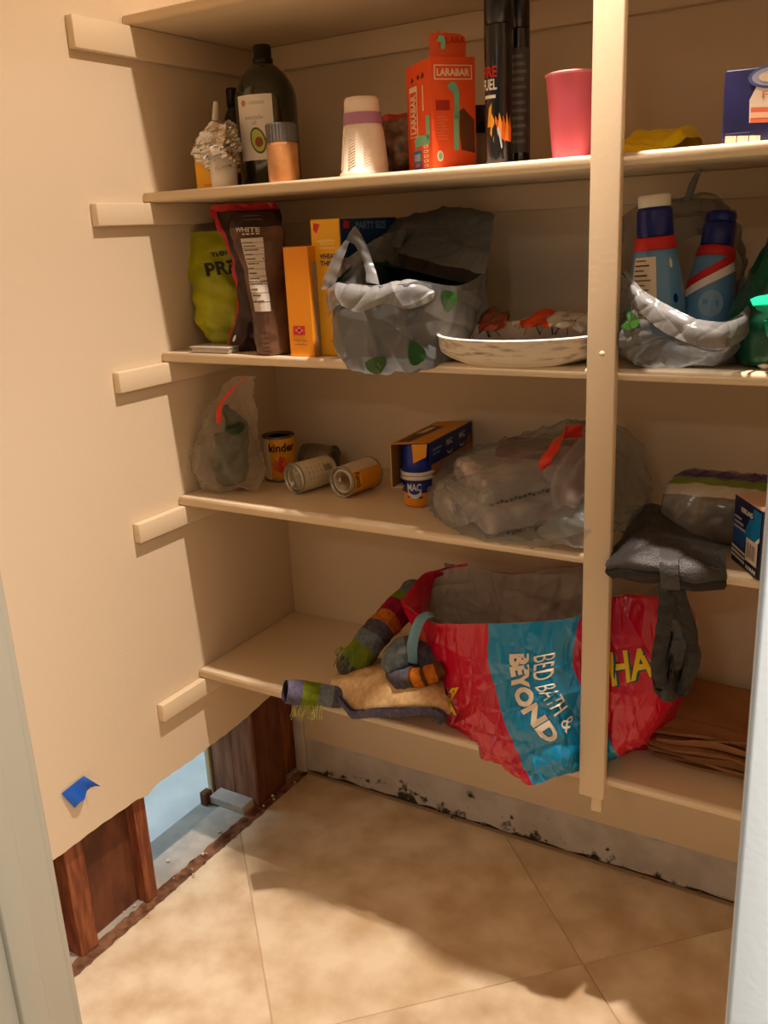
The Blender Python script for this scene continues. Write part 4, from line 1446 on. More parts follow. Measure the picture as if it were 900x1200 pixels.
# green bag at the far right
t = thing('green_bag', 'dark green bag with a bright green fold at the right end of the shelf', 'bag', at(915, 430, -.28))
c = at(935, 430, -.28)
rim = [[(c.x + .085 * math.cos(2 * PI * j / 12) + .012, c.y + .09 * math.sin(2 * PI * j / 12), Z3 + .17 + .03 * math.sin(j * 1.7)) for j in range(12)],
       [(c.x + .03 * math.cos(2 * PI * j / 12) + .03, c.y + .03 * math.sin(2 * PI * j / 12), Z3 + .235) for j in range(12)]]
G = sack(c, [(Z3 + .001, .02, .02, 0, 0), (Z3 + .002, .07, .07, 0, 0), (Z3 + .012, .095, .10, 0, 0), (Z3 + .07, .10, .11, 0, 0), (Z3 + .12, .095, .10, .005, 0)], rim, 70, 100, amp=.012, fr=11, seed=101, floor=Z3)
MB().grid(G, True, 0, True, True).build('bag_body', mat('dark_green_film', (10, 78, 56), .3), t)
fl = [[at(880, 352, -.385), at(892, 347, -.39), at(915, 344, -.39), at(940, 348, -.38)], [at(882, 358, -.41), at(894, 356, -.42), at(915, 356, -.42), at(940, 358, -.40)], [at(887, 364, -.40), at(897, 366, -.41), at(915, 368, -.41), at(940, 370, -.39)]]
G = loft(fl, 24, 40, False)
MB().grid(displace(G, .003 * crease(G, 26, 7, 4), False), False, 0).build('bright_fold', mat('bright_green_film', (20, 190, 140), .3), t)
fl = [[at(896, 376, -.385), at(915, 374, -.39), at(940, 378, -.38)], [at(897, 388, -.40), at(915, 388, -.405), at(940, 390, -.39)], [at(900, 398, -.395), at(915, 402, -.40), at(940, 404, -.385)]]
G = loft(fl, 24, 30, False)
MB().grid(displace(G, .003 * crease(G, 26, 9, 4), False), False, 0).build('lower_fold', MATS['bright_green_film'], t)
tk = thing('white_twist', 'small white crumpled scrap before the green bag at the right end', 'scrap', atz(893, 430, Z3))
bm = bmesh.new()
bmesh.ops.create_icosphere(bm, subdivisions=3, radius=.0095)
mb = MB()
pp = np.array([tuple(v.co) for v in bm.verts])
pp = pp * (1 + .35 * crease(pp, 40, 3, 4)[:, None]) * np.array([1.1, .8, .75])
q = atz(893, 434, Z3)
mb.add([tuple(p + np.array((q.x, q.y + .010, Z3 + .0085))) for p in pp], [[v.index for v in f.verts] for f in bm.faces], 0, True)
bm.free()
mb.build('scrap_paper', white_p, tk)

# ================================================================== OBJECTS, FOURTH SHELF
zip_film = film('clear_zip_film', (206, 194, 176), .22, .2)
# zip bag with green leaves inside
t = thing('zip_bag', 'clear zip bag with a red zip strip, slumped by the left wall', 'bag', at(262, 570, -0.305))
zf = Z4
G = pouch([(240, 300, 574, -0.330, .006), (232, 306, 566, -0.325, .03), (228, 308, 545, -0.315, .045), (230, 305, 520, -0.305, .045), (236, 300, 496, -0.300, .032), (248, 296, 474, -0.295, .016), (262, 296, 455, -0.285, .005), (278, 298, 441, -0.280, .001)], .25, None, nv=120, nu=150, amp=.006, fr=14, seed=111, floor_z=zf)
G = displace(G, .006 * folds(G, 13, 112) + .003 * folds(G, 30, 113))
G[..., 2] = np.maximum(G[..., 2], zf + .0006)
MB().grid(G, True, 0, True, False).build('bag_film', zip_film, t)
a = [at(257, 496, -0.340), at(256, 486, -0.340), at(258, 474, -0.335), at(266, 463, -0.325), (at(276, 452, -0.315)), at(287, 443, -0.305)]
G = ribbon(a, [(.006, 0, .003), (.0085, 0, .003), (.0085, 0, .003), (.008, 0, .002), (.007, 0, .002), (.004, 0, .001)], 40, 6, .001)
MB().grid(G, False, 0).build('zip_strip', pr('red_zip_strip', (226, 60, 34), .35), t)
lv = thing('bundle_of_greens', 'dark green leafy bundle inside the clear zip bag', 'greens', at(268, 566, -0.295))
rings = []
for (u, v, rx_, ry_) in [(268, 568, .018, .018), (272, 556, .040, .032), (270, 535, .044, .036), (272, 515, .040, .030), (278, 498, .026, .02), (268, 482, .010, .008), (266, 474, .002, .002)]:
    q = at(u, v, -.300)
    rings.append([(q.x + rx_ * math.cos(2 * PI * j / 14), q.y + ry_ * math.sin(2 * PI * j / 14), max(q.z, Z4 + .004)) for j in range(14)])
G = loft(rings, 70, 100)
G = displace(G, .007 * crease(G, 22, 121, 5) + .006 * folds(G, 22, 123))
G[..., 2] = np.maximum(G[..., 2], Z4 + .002)
MB().grid(G, True, 0, True, True).build('leaves', mat('dark_green_leaves', (44, 62, 26), .6, col2=(28, 40, 18), nscale=40, bump=.4, bscale=60), lv)


def tin(name, label, M, r, L, parts, lie=False):
    """a tin can of length L along its own z, both rims beaded; M places it"""
    t = thing(name, label, 'can', M.translation)
    R = Matrix.Translation(-M.translation) @ M
    MB().lathe([(r * .98, .004), (r, .006), (r, L - .006), (r * .98, L - .004)], 44, 0, R, True, True).build('label_wrap', parts['body'], t, world=False)
    for nm, z0, sg in (('bottom_end', 0, 1), ('top_end', L, -1)):
        prof = [(r * .985, z0 + sg * .006), (r * 1.025, z0 + sg * .005), (r * 1.03, z0 + sg * .001), (r * 1.0, z0), (r * .955, z0 + sg * .001), (r * .945, z0 + sg * .004), (r * .80, z0 + sg * .004), (r * .78, z0 + sg * .0032), (r * .66, z0 + sg * .0032), (r * .64, z0 + sg * .004), (r * .02, z0 + sg * .004)]
        MB().lathe(prof, 44, 0, R, False, True).build(nm, parts.get('end', steel), t, world=False)
    return t, R


def can_surf(R, r, a0):
    return lambda u, v, off=0.0: R @ Vector(((r + off) * math.cos(a0 + u / r), (r + off) * math.sin(a0 + u / r), v))


gold = pr('golden_label', (232, 160, 26), .4)
# upright can
P, r = cyl_at(328, 535, -.175, 37)
H = at(328, 509, P.y).z - Z4
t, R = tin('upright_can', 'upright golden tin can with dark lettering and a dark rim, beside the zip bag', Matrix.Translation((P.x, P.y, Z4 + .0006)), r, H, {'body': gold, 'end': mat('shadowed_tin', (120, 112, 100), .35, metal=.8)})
va = cam_ang(P)
sf = can_surf(R, r, va)
d = MB()
d.rect(-r * 1.5, .006, -r * .62, H - .006, sf, .0005, 0, 6)
d.text('kinder', r * .18, H * .76, H * .19, sf, .0007, 1, 0, r * 1.75, True)
for k, (x, z, s) in enumerate([(-.30, .36, .14), (-.02, .33, .16), (.22, .44, .13), (.05, .48, .10), (.34, .34, .10)]):
    pts = [(r * x + r * s * 1.4 * math.sin(q), H * z + H * s * (math.cos(q) if math.cos(q) > 0 else .8 * math.cos(q))) for q in np.linspace(0, 2 * PI, 11)[:-1]]
    d.poly(pts, sf, .0006 + .0002 * k, 2 + k % 2)
d.rect(-r * .4, H * .62, r * .5, H * .635, sf, .0006, 4, 5)
d.rect(-r * .6, .007, r * 1.2, H * .10, sf, .0005, 4, 8)
d.build('print', [pr('cream_label', (232, 214, 180)), pr('dark_brown_text', (46, 26, 20)), pr('orange_flower', (230, 104, 30)), pr('red_flower', (206, 62, 24)), pr('ochre_print', (206, 136, 24))], t, world=False)


def lying(uA, vA, uB, vB, zc, label, parts, nm, ya, px, yb=None):
    """a can on its side: near end centre at pixel A on plane y = ya"""
    A = at(uA, vA, ya)
    r = px / 2 * mpp(A)
    A.z = Z4 + r * 1.03 + .0006
    q = atz(uB, vB, A.z)
    ax = (Vector((q.x, q.y, 0)) - Vector((A.x, A.y, 0)))
    return A, r, ax


# white-labelled can on its side
r = .0375
def lie_can(nm, label, near, far_px, r, L, parts):
    zc = Z4 + r * 1.03 + .0008
    A = atz(near[0], near[1], zc)
    B = atz(far_px[0], far_px[1], zc)
    ax = Vector((B.x - A.x, B.y - A.y, 0)).normalized()
    M = Matrix.Translation(A) @ Vector((0, 0, 1)).rotation_difference(ax).to_matrix().to_4x4()
    t, R = tin(nm, label, M, r, L, parts)
    return t, R, A, ax, M


def head(M, vec):                                      # heading in the can's own frame of a world direction
    q = M.to_3x3().transposed() @ Vector(vec)
    return math.atan2(q.y, q.x)


cream_lab = mat('cream_can_label', (214, 200, 168), .5)
t, R, A, ax, M = lie_can('lying_can', 'tin can with white label lying on its side, left of the golden-labelled lying can', (344, 561), (388, 549), .0345, .104, {'body': cream_lab})
MB().tube([A + Vector((0, 0, -.006)) + ax * .003 - ax * .006 + Vector((.0, 0, 0)), A - ax * .005 + Vector((.002, 0, -.014)), A - ax * .004 + Vector((.002, 0, -.020))], [.004, .006, .004], 8, 0, 8, True, .4).build('pull_tab', steel, t)
sf = can_surf(R, .0345, head(M, (CAM - A)) + .2)
d = MB()
for row in range(4):
    for k in range(6):
        v0 = .020 + .012 * k
        u0 = .020 - .013 * row
        d.rect(u0 - .008 + .002 * (k % 3), v0, u0, v0 + .0022, sf, .0006, 0, 2)
d.rect(-.020, .066, -.006, .088, sf, .0006, 1, 3)
d.ell(.028, .090, .006, .008, sf, .0006, 2)
d.ell(.028, .090, .0035, .005, sf, .0009, 3)
d.build('print', [pr('pale_brown_text', (172, 152, 122)), pr('grey_block_print', (150, 136, 112)), pr('dark_seal', (108, 98, 84)), cream_lab], t, world=False)
# golden-labelled can on its side
t, R, A, ax, M = lie_can('lying_can', 'tin can with golden label lying on its side, pull tab end facing out', (400, 565), (440, 551), .0345, .104, {'body': gold})
MB().tube([A - ax * .003 + Vector((0, 0, .012)), A - ax * .005 + Vector((-.001, 0, .004)), A - ax * .004 + Vector((0, 0, -.004))], [.005, .0075, .005], 10, 0, 10, True, .35).build('pull_tab', steel, t)
ha = head(M, (CAM - A))
sf = can_surf(R, .0345, ha)
up = head(M, (0, 0, 1))
sgn = 1 if math.sin(up - ha) > 0 else -1
d = MB()
r = .0345
d.rect(sgn * r * .35, .007, sgn * r * 2.2, .097, sf, .0005, 0, 8)
d.rect(sgn * r * .35, .010, -sgn * r * .9, .030, sf, .0005, 1, 6)
d.text('Ranch', -sgn * r * .25, .020, .017, sf, .0009, 2, PI / 2 + (PI / 2 if sgn > 0 else -PI / 2), .036, True)
d.rect(-sgn * r * .9, .031, sgn * r * .33, .0325, sf, .0006, 1, 5)
d.build('print', [cream_lab, pr('pale_gold_print', (242, 190, 60)), pr('maroon_print', (120, 50, 24)), ], t, world=False)
# bare silver can lying behind
lab_m = mat('dull_tin_side', (136, 124, 104), .4, metal=.55)
t, R, A, ax, M = lie_can('lying_can', 'bare ribbed silver can lying behind the white-labelled can', (357, 536), (384, 538), .034, .085, {'body': lab_m, 'end': lab_m})
rb = MB()
for k in range(5):
    z0 = .012 + .010 * k
    rb.tube([R @ Vector((.0345 * math.cos(q), .0345 * math.sin(q), z0)) for q in np.linspace(0, 2 * PI, 37)], .0016, 6, 0, None, False)
rb.build('rib', lab_m, t, world=False)

# ------------------------------------------------ cup multipack: cardboard sleeve + two noodle cups
Htop, ZB = .140, .046                                  # sleeve top above the shelf; it hangs on the cup rims
TL, TRt, BR = atz(457, 521, Z4 + Htop), atz(503, 519, Z4 + Htop), atz(556, 491, Z4 + Htop)
side_d = Vector((BR.x - TRt.x, BR.y - TRt.y, 0))
L = min(side_d.length, .235)
side_d.normalize()
wid_d = Vector((TRt.x - TL.x, TRt.y - TL.y, 0))
Wd = wid_d.length
wid_d.normalize()
O = Vector((TL.x, TL.y, Z4 + .0008))
t = thing('noodle_cup_sleeve', 'open-ended blue and yellow cardboard sleeve for noodle cups, beside the lying golden can', 'box', O)
blue_c = pr('royal_blue_card', (30, 44, 120), .4)
def slab(mb, o, u, v, w, mi=0):
    p = [o, o + u, o + u + v, o + v]
    mb.add(p + [q + w for q in p], [(0, 3, 2, 1), (4, 5, 6, 7), (0, 1, 5, 4), (1, 2, 6, 5), (2, 3, 7, 6), (3, 0, 4, 7)], mi, False)
Zv = Vector((0, 0, 1))
card = pr('brown_card_inside', (126, 86, 48), .8)
m1 = MB(); slab(m1, O + Zv * ZB, side_d * L, Zv * (Htop - ZB), wid_d * .0012); m1.build('left_panel', pr('yellow_card', (240, 176, 30)), t)
m1 = MB(); slab(m1, O + wid_d * .0013 + Zv * ZB, side_d * L, Zv * (Htop - ZB) * .98, wid_d * .0006); m1.build('inner_lining', card, t)
m1 = MB(); slab(m1, O + Zv * (Htop - .0012), side_d * L, wid_d * Wd, Zv * .0012); m1.build('top_panel', pr('amber_card', (222, 150, 26), .45), t)
m1 = MB(); slab(m1, O + wid_d * (Wd - .0012) + Zv * Htop * .64, side_d * L, Zv * Htop * .345, wid_d * .0012); m1.build('right_panel', blue_c, t)
m1 = MB(); slab(m1, O + wid_d * (Wd - .0011) + side_d * .01 + Zv * ZB, side_d * (L - .01), Zv * (Htop * .65 - ZB), wid_d * .0009); m1.build('right_panel_lower', pr('tan_card', (186, 124, 62)), t)
m1 = MB(); slab(m1, O + Zv * ZB, wid_d * .022, side_d * L, Zv * .0008); m1.build('bottom_flap', pr('cream_label', (232, 214, 180)), t)
tf = flat_surf(O + Zv * (Htop + .0003), wid_d, side_d)
rf = flat_surf(O + wid_d * (Wd + .0003), side_d, Zv)
d = MB()
d.poly([(Wd * .08, .02), (Wd * .42, .015), (Wd * .55, L * .72), (Wd * .10, L * .80)], tf, .0003, 0)
d.poly([(Wd * .16, L * .40), (Wd * .34, L * .45), (Wd * .36, L * .70), (Wd * .2, L * .70)], tf, .0006, 1)
for k in range(2):
    x = L * (.44 + .30 * k)
    d.text('MAC', x, Htop * .86, Htop * .10, rf, .0004, 2, 0, L * .14, True)
    d.ell(x, Htop * .72, L * .06, Htop * .05, rf, .0004, 2); d.ell(x, Htop * .745, L * .05, Htop * .045, rf, .0007, 3)
d.rect(L * .06, Htop * .78, L * .22, Htop * .80, rf, .0004, 4)
d.rect(L * .06, Htop * .84, L * .26, Htop * .87, rf, .0004, 4)
d.poly([(L * .80, Htop * .64), (L * .96, Htop * .66), (L * .97, Htop * .80), (L * .88, Htop * .78)], rf, .0004, 5)
d.build('print', [pr('dark_photo_print', (92, 64, 36)), pr('cream_label', (232, 214, 180)), pr('soft_white_print', (206, 206, 214)), blue_c, pr('pale_blue_text', (120, 158, 190)), pr('rust_print', (170, 74, 30))], t)
fp = [O + wid_d * (Wd * a_) + Zv * b_ - side_d * .004 for a_, b_ in ((.58, Htop - .002), (.97, Htop - .002), (.93, Htop - .030), (.60, Htop - .042))]
m1 = MB().add(fp + [q - side_d * .001 for q in fp], [(0, 1, 2, 3), (7, 6, 5, 4), (0, 4, 5, 1), (1, 5, 6, 2), (2, 6, 7, 3), (3, 7, 4, 0)], 0, False)
m1.build('torn_tab', pr('orange_card_tab', (240, 160, 30)), t)
cx = Vector((.545, -.240, Z4))
cr_ = .0345
CH = .0670
def noodle_cup(label, z0, flip, cols):
    ch = CH
    t = thing('noodle_cup', label, 'cup', (cx.x, cx.y, z0))
    prof = [(cr_ * .80, 0), (cr_ * .84, .003), (cr_ * .90, ch * .45), (cr_ * .97, ch * .88)]
    rim = [(cr_ * .97, ch * .88), (cr_ * 1.07, ch * .89), (cr_ * 1.07, ch * .97), (cr_ * 1.0, ch)]
    if flip:
        prof = [(a_, ch - b_) for a_, b_ in prof][::-1]
        rim = [(a_, ch - b_) for a_, b_ in rim][::-1]
    MB().lathe(prof, 36, [0, 0, 1] if not flip else [0, 0, 0]).build('cup_wall', cols, t, world=False)
    MB().lathe(rim, 36).build('rim', pr('white_cup_rim', (226, 214, 200), .4), t, world=False)
    va = cam_ang(cx)
    if not flip:
        sf = cyl_surf(0, 0, 0, cr_ * .90, va - .25, cr_ * .97, ch)
        d = MB()
        d.ell(0, ch * .50, cr_ * .42, ch * .22, sf, .0012, 0); d.ell(0, ch * .58, cr_ * .36, ch * .16, sf, .0016, 1)
        d.text('MAC', 0, ch * .66, ch * .24, sf, .0020, 0, 0, cr_ * .8, True)
        d.poly([(-cr_ * 1.2, ch * .45), (-cr_ * .4, ch * .30), (cr_ * .4, ch * .28), (cr_ * 1.2, ch * .46), (cr_ * 1.2, ch * .50), (-cr_ * 1.2, ch * .50)], sf, .0009, 1)
        d.build('print', [pr('soft_white_print', (206, 206, 214)), blue_c], t, world=False)
    return t
noodle_cup('orange and blue noodle cup standing under the upside-down one', Z4 + .002, False, [pr('amber_cup', (240, 150, 24), .35), blue_c])
noodle_cup('blue noodle cup sitting upside-down on top of the orange one', Z4 + .003 + CH, True, [pr('royal_blue_cup', (34, 52, 150), .35), blue_c])

# ------------------------------------------------ translucent bag around wrapped packs
packm = mat('mauve_wrap', (222, 206, 200), .22, col2=(186, 170, 166), nscale=16, bump=.2, bscale=30)
def softpack(nm, label, p0, p1, p2, z0, hgt, seed, amp=.004):
    """a wrapped block: front-left, front-right, back-left corners on the shelf plane"""
    t = thing(nm, label, 'pack', Vector(((p0.x + p2.x) / 2, (p0.y + p2.y) / 2, z0)))
    e1, e2 = (p1 - p0), (p2 - p0)
    n = 24
    rings = []
    for (sc, zz) in [(.80, 0), (.97, .004), (1.0, hgt * .3), (1.0, hgt * .7), (.95, hgt - .004), (.78, hgt)]:
        ring = []
        for j in range(n):
            a = 2 * PI * j / n
            x, y = math.cos(a), math.sin(a)
            k = max(abs(x), abs(y)) ** .9
            ring.append(p0 + e1 * (.5 + .5 * sc * x / k * .98) + e2 * (.5 + .5 * sc * y / k * .98) + Vector((0, 0, z0 + zz - p0.z)))
        rings.append(ring)
    G = loft(rings, 60, 130)
    G = displace(G, amp * folds(G, 14, seed) + amp * .5 * folds(G, 34, seed + 1))
    G[..., 2] = np.maximum(G[..., 2], z0 + .0003)
    MB().grid(G, True, 0, True, True).build('wrapped_block', packm, t)
    return t, e1, e2
p0, p1, p2 = atz(572, 634, Z4), atz(660, 614, Z4), atz(519, 592, Z4)
p1 = p0 + (p1 - p0).normalized() * .235
p2 = p0 + (p2 - p0).normalized() * .245
t, e1, e2 = softpack('wrapped_pack', 'mauve wrapped pack at the bottom inside the translucent bag', p0, p1, p2, Z4 + .002, .054, 141)
ff_ = flat_surf(p0 + Vector((0, 0, .004)) - e2 * .02, e1, (0, 0, 1))
d = MB()
for k in range(15):
    d.rect(.10 + .055 * k, .0005 + .004 * (k % 2), .13 + .055 * k, .006 + .003 * (k % 2), ff_, .0045, 0)
d.build('dotted_print', black_p, t, kind='stuff')
d = MB()
ffl = flat_surf(p0 + e2 * .95 - e1 * .02, -e2, (0, 0, 1))
d.poly([(.30, .010), (.62, .008), (.60, .036), (.34, .034)], ffl, .004, 1)
d.rect(.05, .008, .26, .030, ffl, .004, 2)
d.build('label_print', [black_p, pr('deep_blue_print', (40, 74, 120)), white_p], t)
q0, q1, q2 = [p + Vector((0, 0, .05)) for p in (p0 + e2 * .10 + e1 * .0, p1 + e2 * .20, p2 + e1 * .10)]
q0.z = q1.z = q2.z = Z4 + .057
t, e1b, e2b = softpack('wrapped_pack', 'paler wrapped pack on top inside the translucent bag', q0, q1, q2, Z4 + .057, .050, 151)
ff2 = flat_surf(q0 - e2b * .02, e1b, (0, 0, 1))
d = MB()
for k in range(18):
    d.rect(.06 + .048 * k, .0025 + .002 * (k % 3), .09 + .048 * k, .0075 + .002 * (k % 3), ff2, .0045, 0)
d.build('dotted_print', [black_p], t, kind='stuff')

r0 = Vector((.70, -.20, Z4 + .003))
t, _a, _b = softpack('wrapped_pack', 'reddish brown wrapped pack at the back inside the translucent bag', r0, r0 + Vector((.20, .02, 0)), r0 + Vector((-.02, .11, 0)), Z4 + .003, .125, 155)
for o_ in t.children:
    o_.data.materials.clear(); o_.data.materials.append(mat('red_brown_wrap', (150, 74, 44), .35, col2=(110, 60, 44), nscale=18))
clear_bag = film('smoky_clear_film', (168, 176, 174), .17, .12)
t = thing('translucent_bag', 'knotted translucent grey bag full of wrapped packs, partly behind the post', 'bag', at(640, 600, -.24))
rim0 = [(505, 575), (512, 552), (540, 520)]
def ring_px(pts):
    return [at(u, v, Y) for u, v, Y in pts]
rings = [
    ring_px([(700, 606, -.30), (690, 600, -.20), (660, 600, -.14), (600, 600, -.13), (560, 600, -.14), (535, 606, -.20), (545, 618, -.30), (572, 630, -.38), (620, 630, -.40), (670, 622, -.38)]),
    ring_px([(752, 605, -.26), (748, 590, -.12), (690, 585, -.06), (610, 580, -.05), (545, 572, -.08), (506, 575, -.19), (512, 604, -.31), (570, 637, -.425), (630, 634, -.425), (705, 627, -.38)]),
    ring_px([(757, 575, -.24), (750, 555, -.12), (690, 548, -.05), (610, 545, -.05), (545, 545, -.08), (507, 562, -.19), (512, 590, -.32), (566, 618, -.43), (628, 612, -.43), (705, 605, -.38)]),
    ring_px([(750, 545, -.22), (744, 530, -.13), (690, 518, -.07), (615, 520, -.06), (560, 528, -.09), (520, 542, -.18), (530, 562, -.30), (572, 580, -.40), (632, 576, -.41), (702, 570, -.35)]),
    ring_px([(742, 525, -.20), (732, 510, -.13), (694, 500, -.09), (640, 505, -.08), (600, 512, -.10), (570, 524, -.17), (582, 536, -.26), (610, 546, -.33), (642, 548, -.34), (700, 545, -.30)]),
    ring_px([(730, 510, -.18), (720, 502, -.14), (694, 494, -.11), (664, 496, -.10), (640, 502, -.12), (628, 512, -.17), (634, 520, -.23), (648, 526, -.26), (664, 526, -.27), (702, 522, -.24)]),
    ring_px([(712, 499, -.16), (706, 496, -.14), (692, 492, -.13), (676, 492, -.13), (662, 497, -.14), (656, 502, -.17), (660, 506, -.20), (668, 509, -.21), (680, 508, -.21), (700, 505, -.20)])]
G = loft(rings, 170, 240)
G = displace(G, .006 * crease(G, 9, 161, 4, .5) + .013 * folds(G, 9, 163) + .008 * folds(G, 20, 165) + .003 * folds(G, 45, 166))
m_ = G[..., 1] > -DEP - .003
G[..., 2] = np.where(m_, np.maximum(G[..., 2], Z4 + .0006), G[..., 2])
MB().grid(G, True, 0, True, True).build('bag_body', clear_bag, t)
G = ribbon([at(637, 549, -.36), at(640, 540, -.37), at(648, 526, -.35), at(655, 512, -.31), at(664, 506, -.28), at(684, 505, -.25)], [(.010, 0, .004), (.011, 0, .004), (.011, 0, .004), (.010, 0, .005), (.004, 0, .012), (.002, 0, .012)], 50, 8, .003)
MB().grid(G, False, 0).build('red_drawstring', pr('orange_red_strip', (226, 58, 30), .3), t)
G = loft([ring_px([(636, 552, -.355), (650, 535, -.34), (664, 522, -.32), (684, 515, -.29), (700, 515, -.27)]), ring_px([(640, 560, -.38), (655, 552, -.385), (668, 548, -.38), (686, 540, -.36), (704, 540, -.33)]), ring_px([(644, 580, -.40), (656, 588, -.415), (670, 582, -.41), (688, 576, -.39), (708, 572, -.36)]), ring_px([(648, 592, -.40), (658, 597, -.41), (672, 594, -.405), (690, 590, -.39), (708, 588, -.36)])], 90, 120, False)
G = displace(G, .006 * np.sin(G[..., 0] * 210 + 3 * vnoise(G, 12, 3)) + .004 * folds(G, 20, 171), False)
MB().grid(G, False, 0).build('gathered_neck', film('smoky_gathered_film', (178, 168, 162), .55, .25), t)
G = loft([ring_px([(510, 570, -.27), (522, 562, -.28), (540, 566, -.30), (556, 570, -.33), (572, 566, -.34)]), ring_px([(508, 586, -.33), (522, 582, -.35), (540, 584, -.37), (558, 580, -.385), (576, 574, -.38)]), ring_px([(514, 604, -.34), (526, 606, -.37), (544, 602, -.395), (562, 596, -.405), (580, 584, -.39)]), ring_px([(522, 618, -.345), (536, 618, -.38), (552, 612, -.405), (566, 606, -.41), (584, 594, -.395)])], 90, 110, False)
G = displace(G, .007 * folds(G, 16, 177) + .005 * folds(G, 34, 178), False)
MB().grid(G, False, 0).build('crumpled_front', film('pale_crumpled_film', (204, 200, 192), .30, .12), t)
G = loft([ring_px([(628, 622, -.415), (660, 596, -.40), (690, 575, -.37)]), ring_px([(632, 628, -.42), (664, 614, -.41), (700, 595, -.38)]), ring_px([(640, 634, -.415), (668, 628, -.41), (706, 622, -.38)])], 40, 50, False)
G = displace(G, .004 * folds(G, 14, 175), False)
MB().grid(G, False, 0).build('side_fold', film('greenish_smoky_film', (168, 172, 160), .5, .25), t)

# ------------------------------------------------ right of the post: wrapped roll pack, black bag, blue carton
t = thing('paper_towel_pack', 'clear-wrapped grey pack with purple and green printed bands, right of the post', 'pack', at(835, 630, -.20))
rows_ = [(778, 885, 642, 582), ]
cs_ = []
def tw(u, v, Y): return at(u, v, Y)
c0 = [tw(800, 642, -.31), tw(868, 640, -.33)]
secs = []
n = 20
L0, L1 = at(778, 590, -.26), at(900, 585, -.26)
for (s, sc) in [(0, .55), (.02, .80), (.08, .95), (.30, 1.0), (.62, 1.0), (.92, .98), (.98, .85), (1.0, .6)]:
    x = L0.x + (L1.x - L0.x) * s
    zc = Z4 + .058
    ring = []
    for j in range(n):
        a = 2 * PI * j / n
        cx_, sy_ = math.cos(a), math.sin(a)
        k = (abs(cx_) ** 3 + abs(sy_) ** 3) ** (1 / 3)
        ring.append((x, -.22 + .088 * sc * cx_ / k, zc + .057 * sc * sy_ / k))
    secs.append(ring)
G = loft(secs, 130, 130)
G = displace(G, .003 * crease(G, 14, 181, 4) + .005 * folds(G, 16, 183) + .003 * folds(G, 36, 185))
G[..., 2] = np.maximum(G[..., 2], Z4 + .0008)
def mt(v, u, i, k):
    a = (u * 360) % 360                                # 90 = top, 180 = front
    if v < .07: return 3 if 60 < a < 170 else 0
    if 66 < a < 100: return 1
    if 100 <= a < 122: return 2
    if 122 <= a < 140 and v > .12: return 3
    return 0
MB().grid(G, True, mt, True, True).build('wrapped_pack', [mat('grey_clear_wrap', (138, 130, 118), .2, spec=.7, col2=(110, 102, 92), nscale=12), pr('purple_band', (74, 54, 104), .3), pr('green_band', (116, 140, 48), .3), pr('pale_band', (196, 184, 166), .3)], t)

# blue tissue-like carton at the right, turned
A, B = atz(857, 655, Z4), atz(888, 681, Z4)
Tl = at(857, 579, A.y)
H = Tl.z - Z4
fd = Vector((B.x - A.x, B.y - A.y, 0)); Wf = fd.length; fd.normalize()
bd_ = Vector((-fd.y, fd.x, 0))
if bd_.y < 0: bd_ = -bd_
O = Vector((A.x, A.y, Z4 + .0008))
t = thing('wrap_carton', 'blue, white and black carton with barcode sticker, at the right end', 'box', O)
mb = MB(); slab(mb, O, fd * Wf, bd_ * .06, Zv * H)
mb.build('carton', pr('navy_dark_card', (24, 30, 74), .4), t)
sf = flat_surf(O - bd_ * .0003, fd, Zv)
d = MB()
X = lambda f: Wf * f
Yv = lambda f: H * f
d.poly([(X(.35), Yv(.45)), (X(.66), Yv(.40)), (X(.97), Yv(.62)), (X(.98), Yv(.96)), (X(.72), Yv(.97))], sf, .0003, 0)
d.poly([(X(.02), Yv(.30)), (X(.45), Yv(.28)), (X(.50), Yv(.50)), (X(.02), Yv(.60))], sf, .0004, 1)
d.rect(X(.26), Yv(.80), X(.72), Yv(.90), sf, .0006, 2)
d.text('KIRKLAND', X(.49), Yv(.85), H * .075, sf, .0009, 3, 0, X(.42), True)
for k in range(3):
    d.rect(X(.04), Yv(.68 - .07 * k), X(.30 + .08 * k), Yv(.715 - .07 * k), sf, .0006, 4)
for k in range(3):
    d.poly([(X(.0), Yv(.22 - .065 * k)), (X(.5), Yv(.20 - .065 * k)), (X(.5), Yv(.235 - .065 * k)), (X(.0), Yv(.262 - .065 * k))], sf, .0006, 3)
d.poly([(X(.70), Yv(.42)), (X(.97), Yv(.62)), (X(.97), Yv(.55)), (X(.76), Yv(.38))], sf, .0007, 3)
d.rect(X(.52), Yv(.16), X(.93), Yv(.50), sf, .0009, 5)
for k in range(9):
    d.rect(X(.58 + .033 * k), Yv(.22), X(.58 + .033 * k + .010 + .008 * (k % 3 == 0)), Yv(.44), sf, .0012, 2)
d.rect(X(.50), Yv(.02), X(.96), Yv(.12), sf, .0006, 2)
for k in range(5):
    d.rect(X(.56 + .075 * k), Yv(.045), X(.605 + .075 * k), Yv(.10), sf, .0009, 3)
d.build('print', [pr('bright_cyan_blue', (20, 124, 178), .4), pr('mid_blue', (36, 84, 150), .4), black_p, white_p, pr('pale_lilac_text', (176, 172, 196)), pr('sticker_cream', (232, 212, 188))], t)
d = MB(); slab(d, O + Zv * H, fd * Wf, bd_ * .06, Zv * .0008); d.build('top_flap', pr('pinkish_card', (206, 168, 142), .6), t)

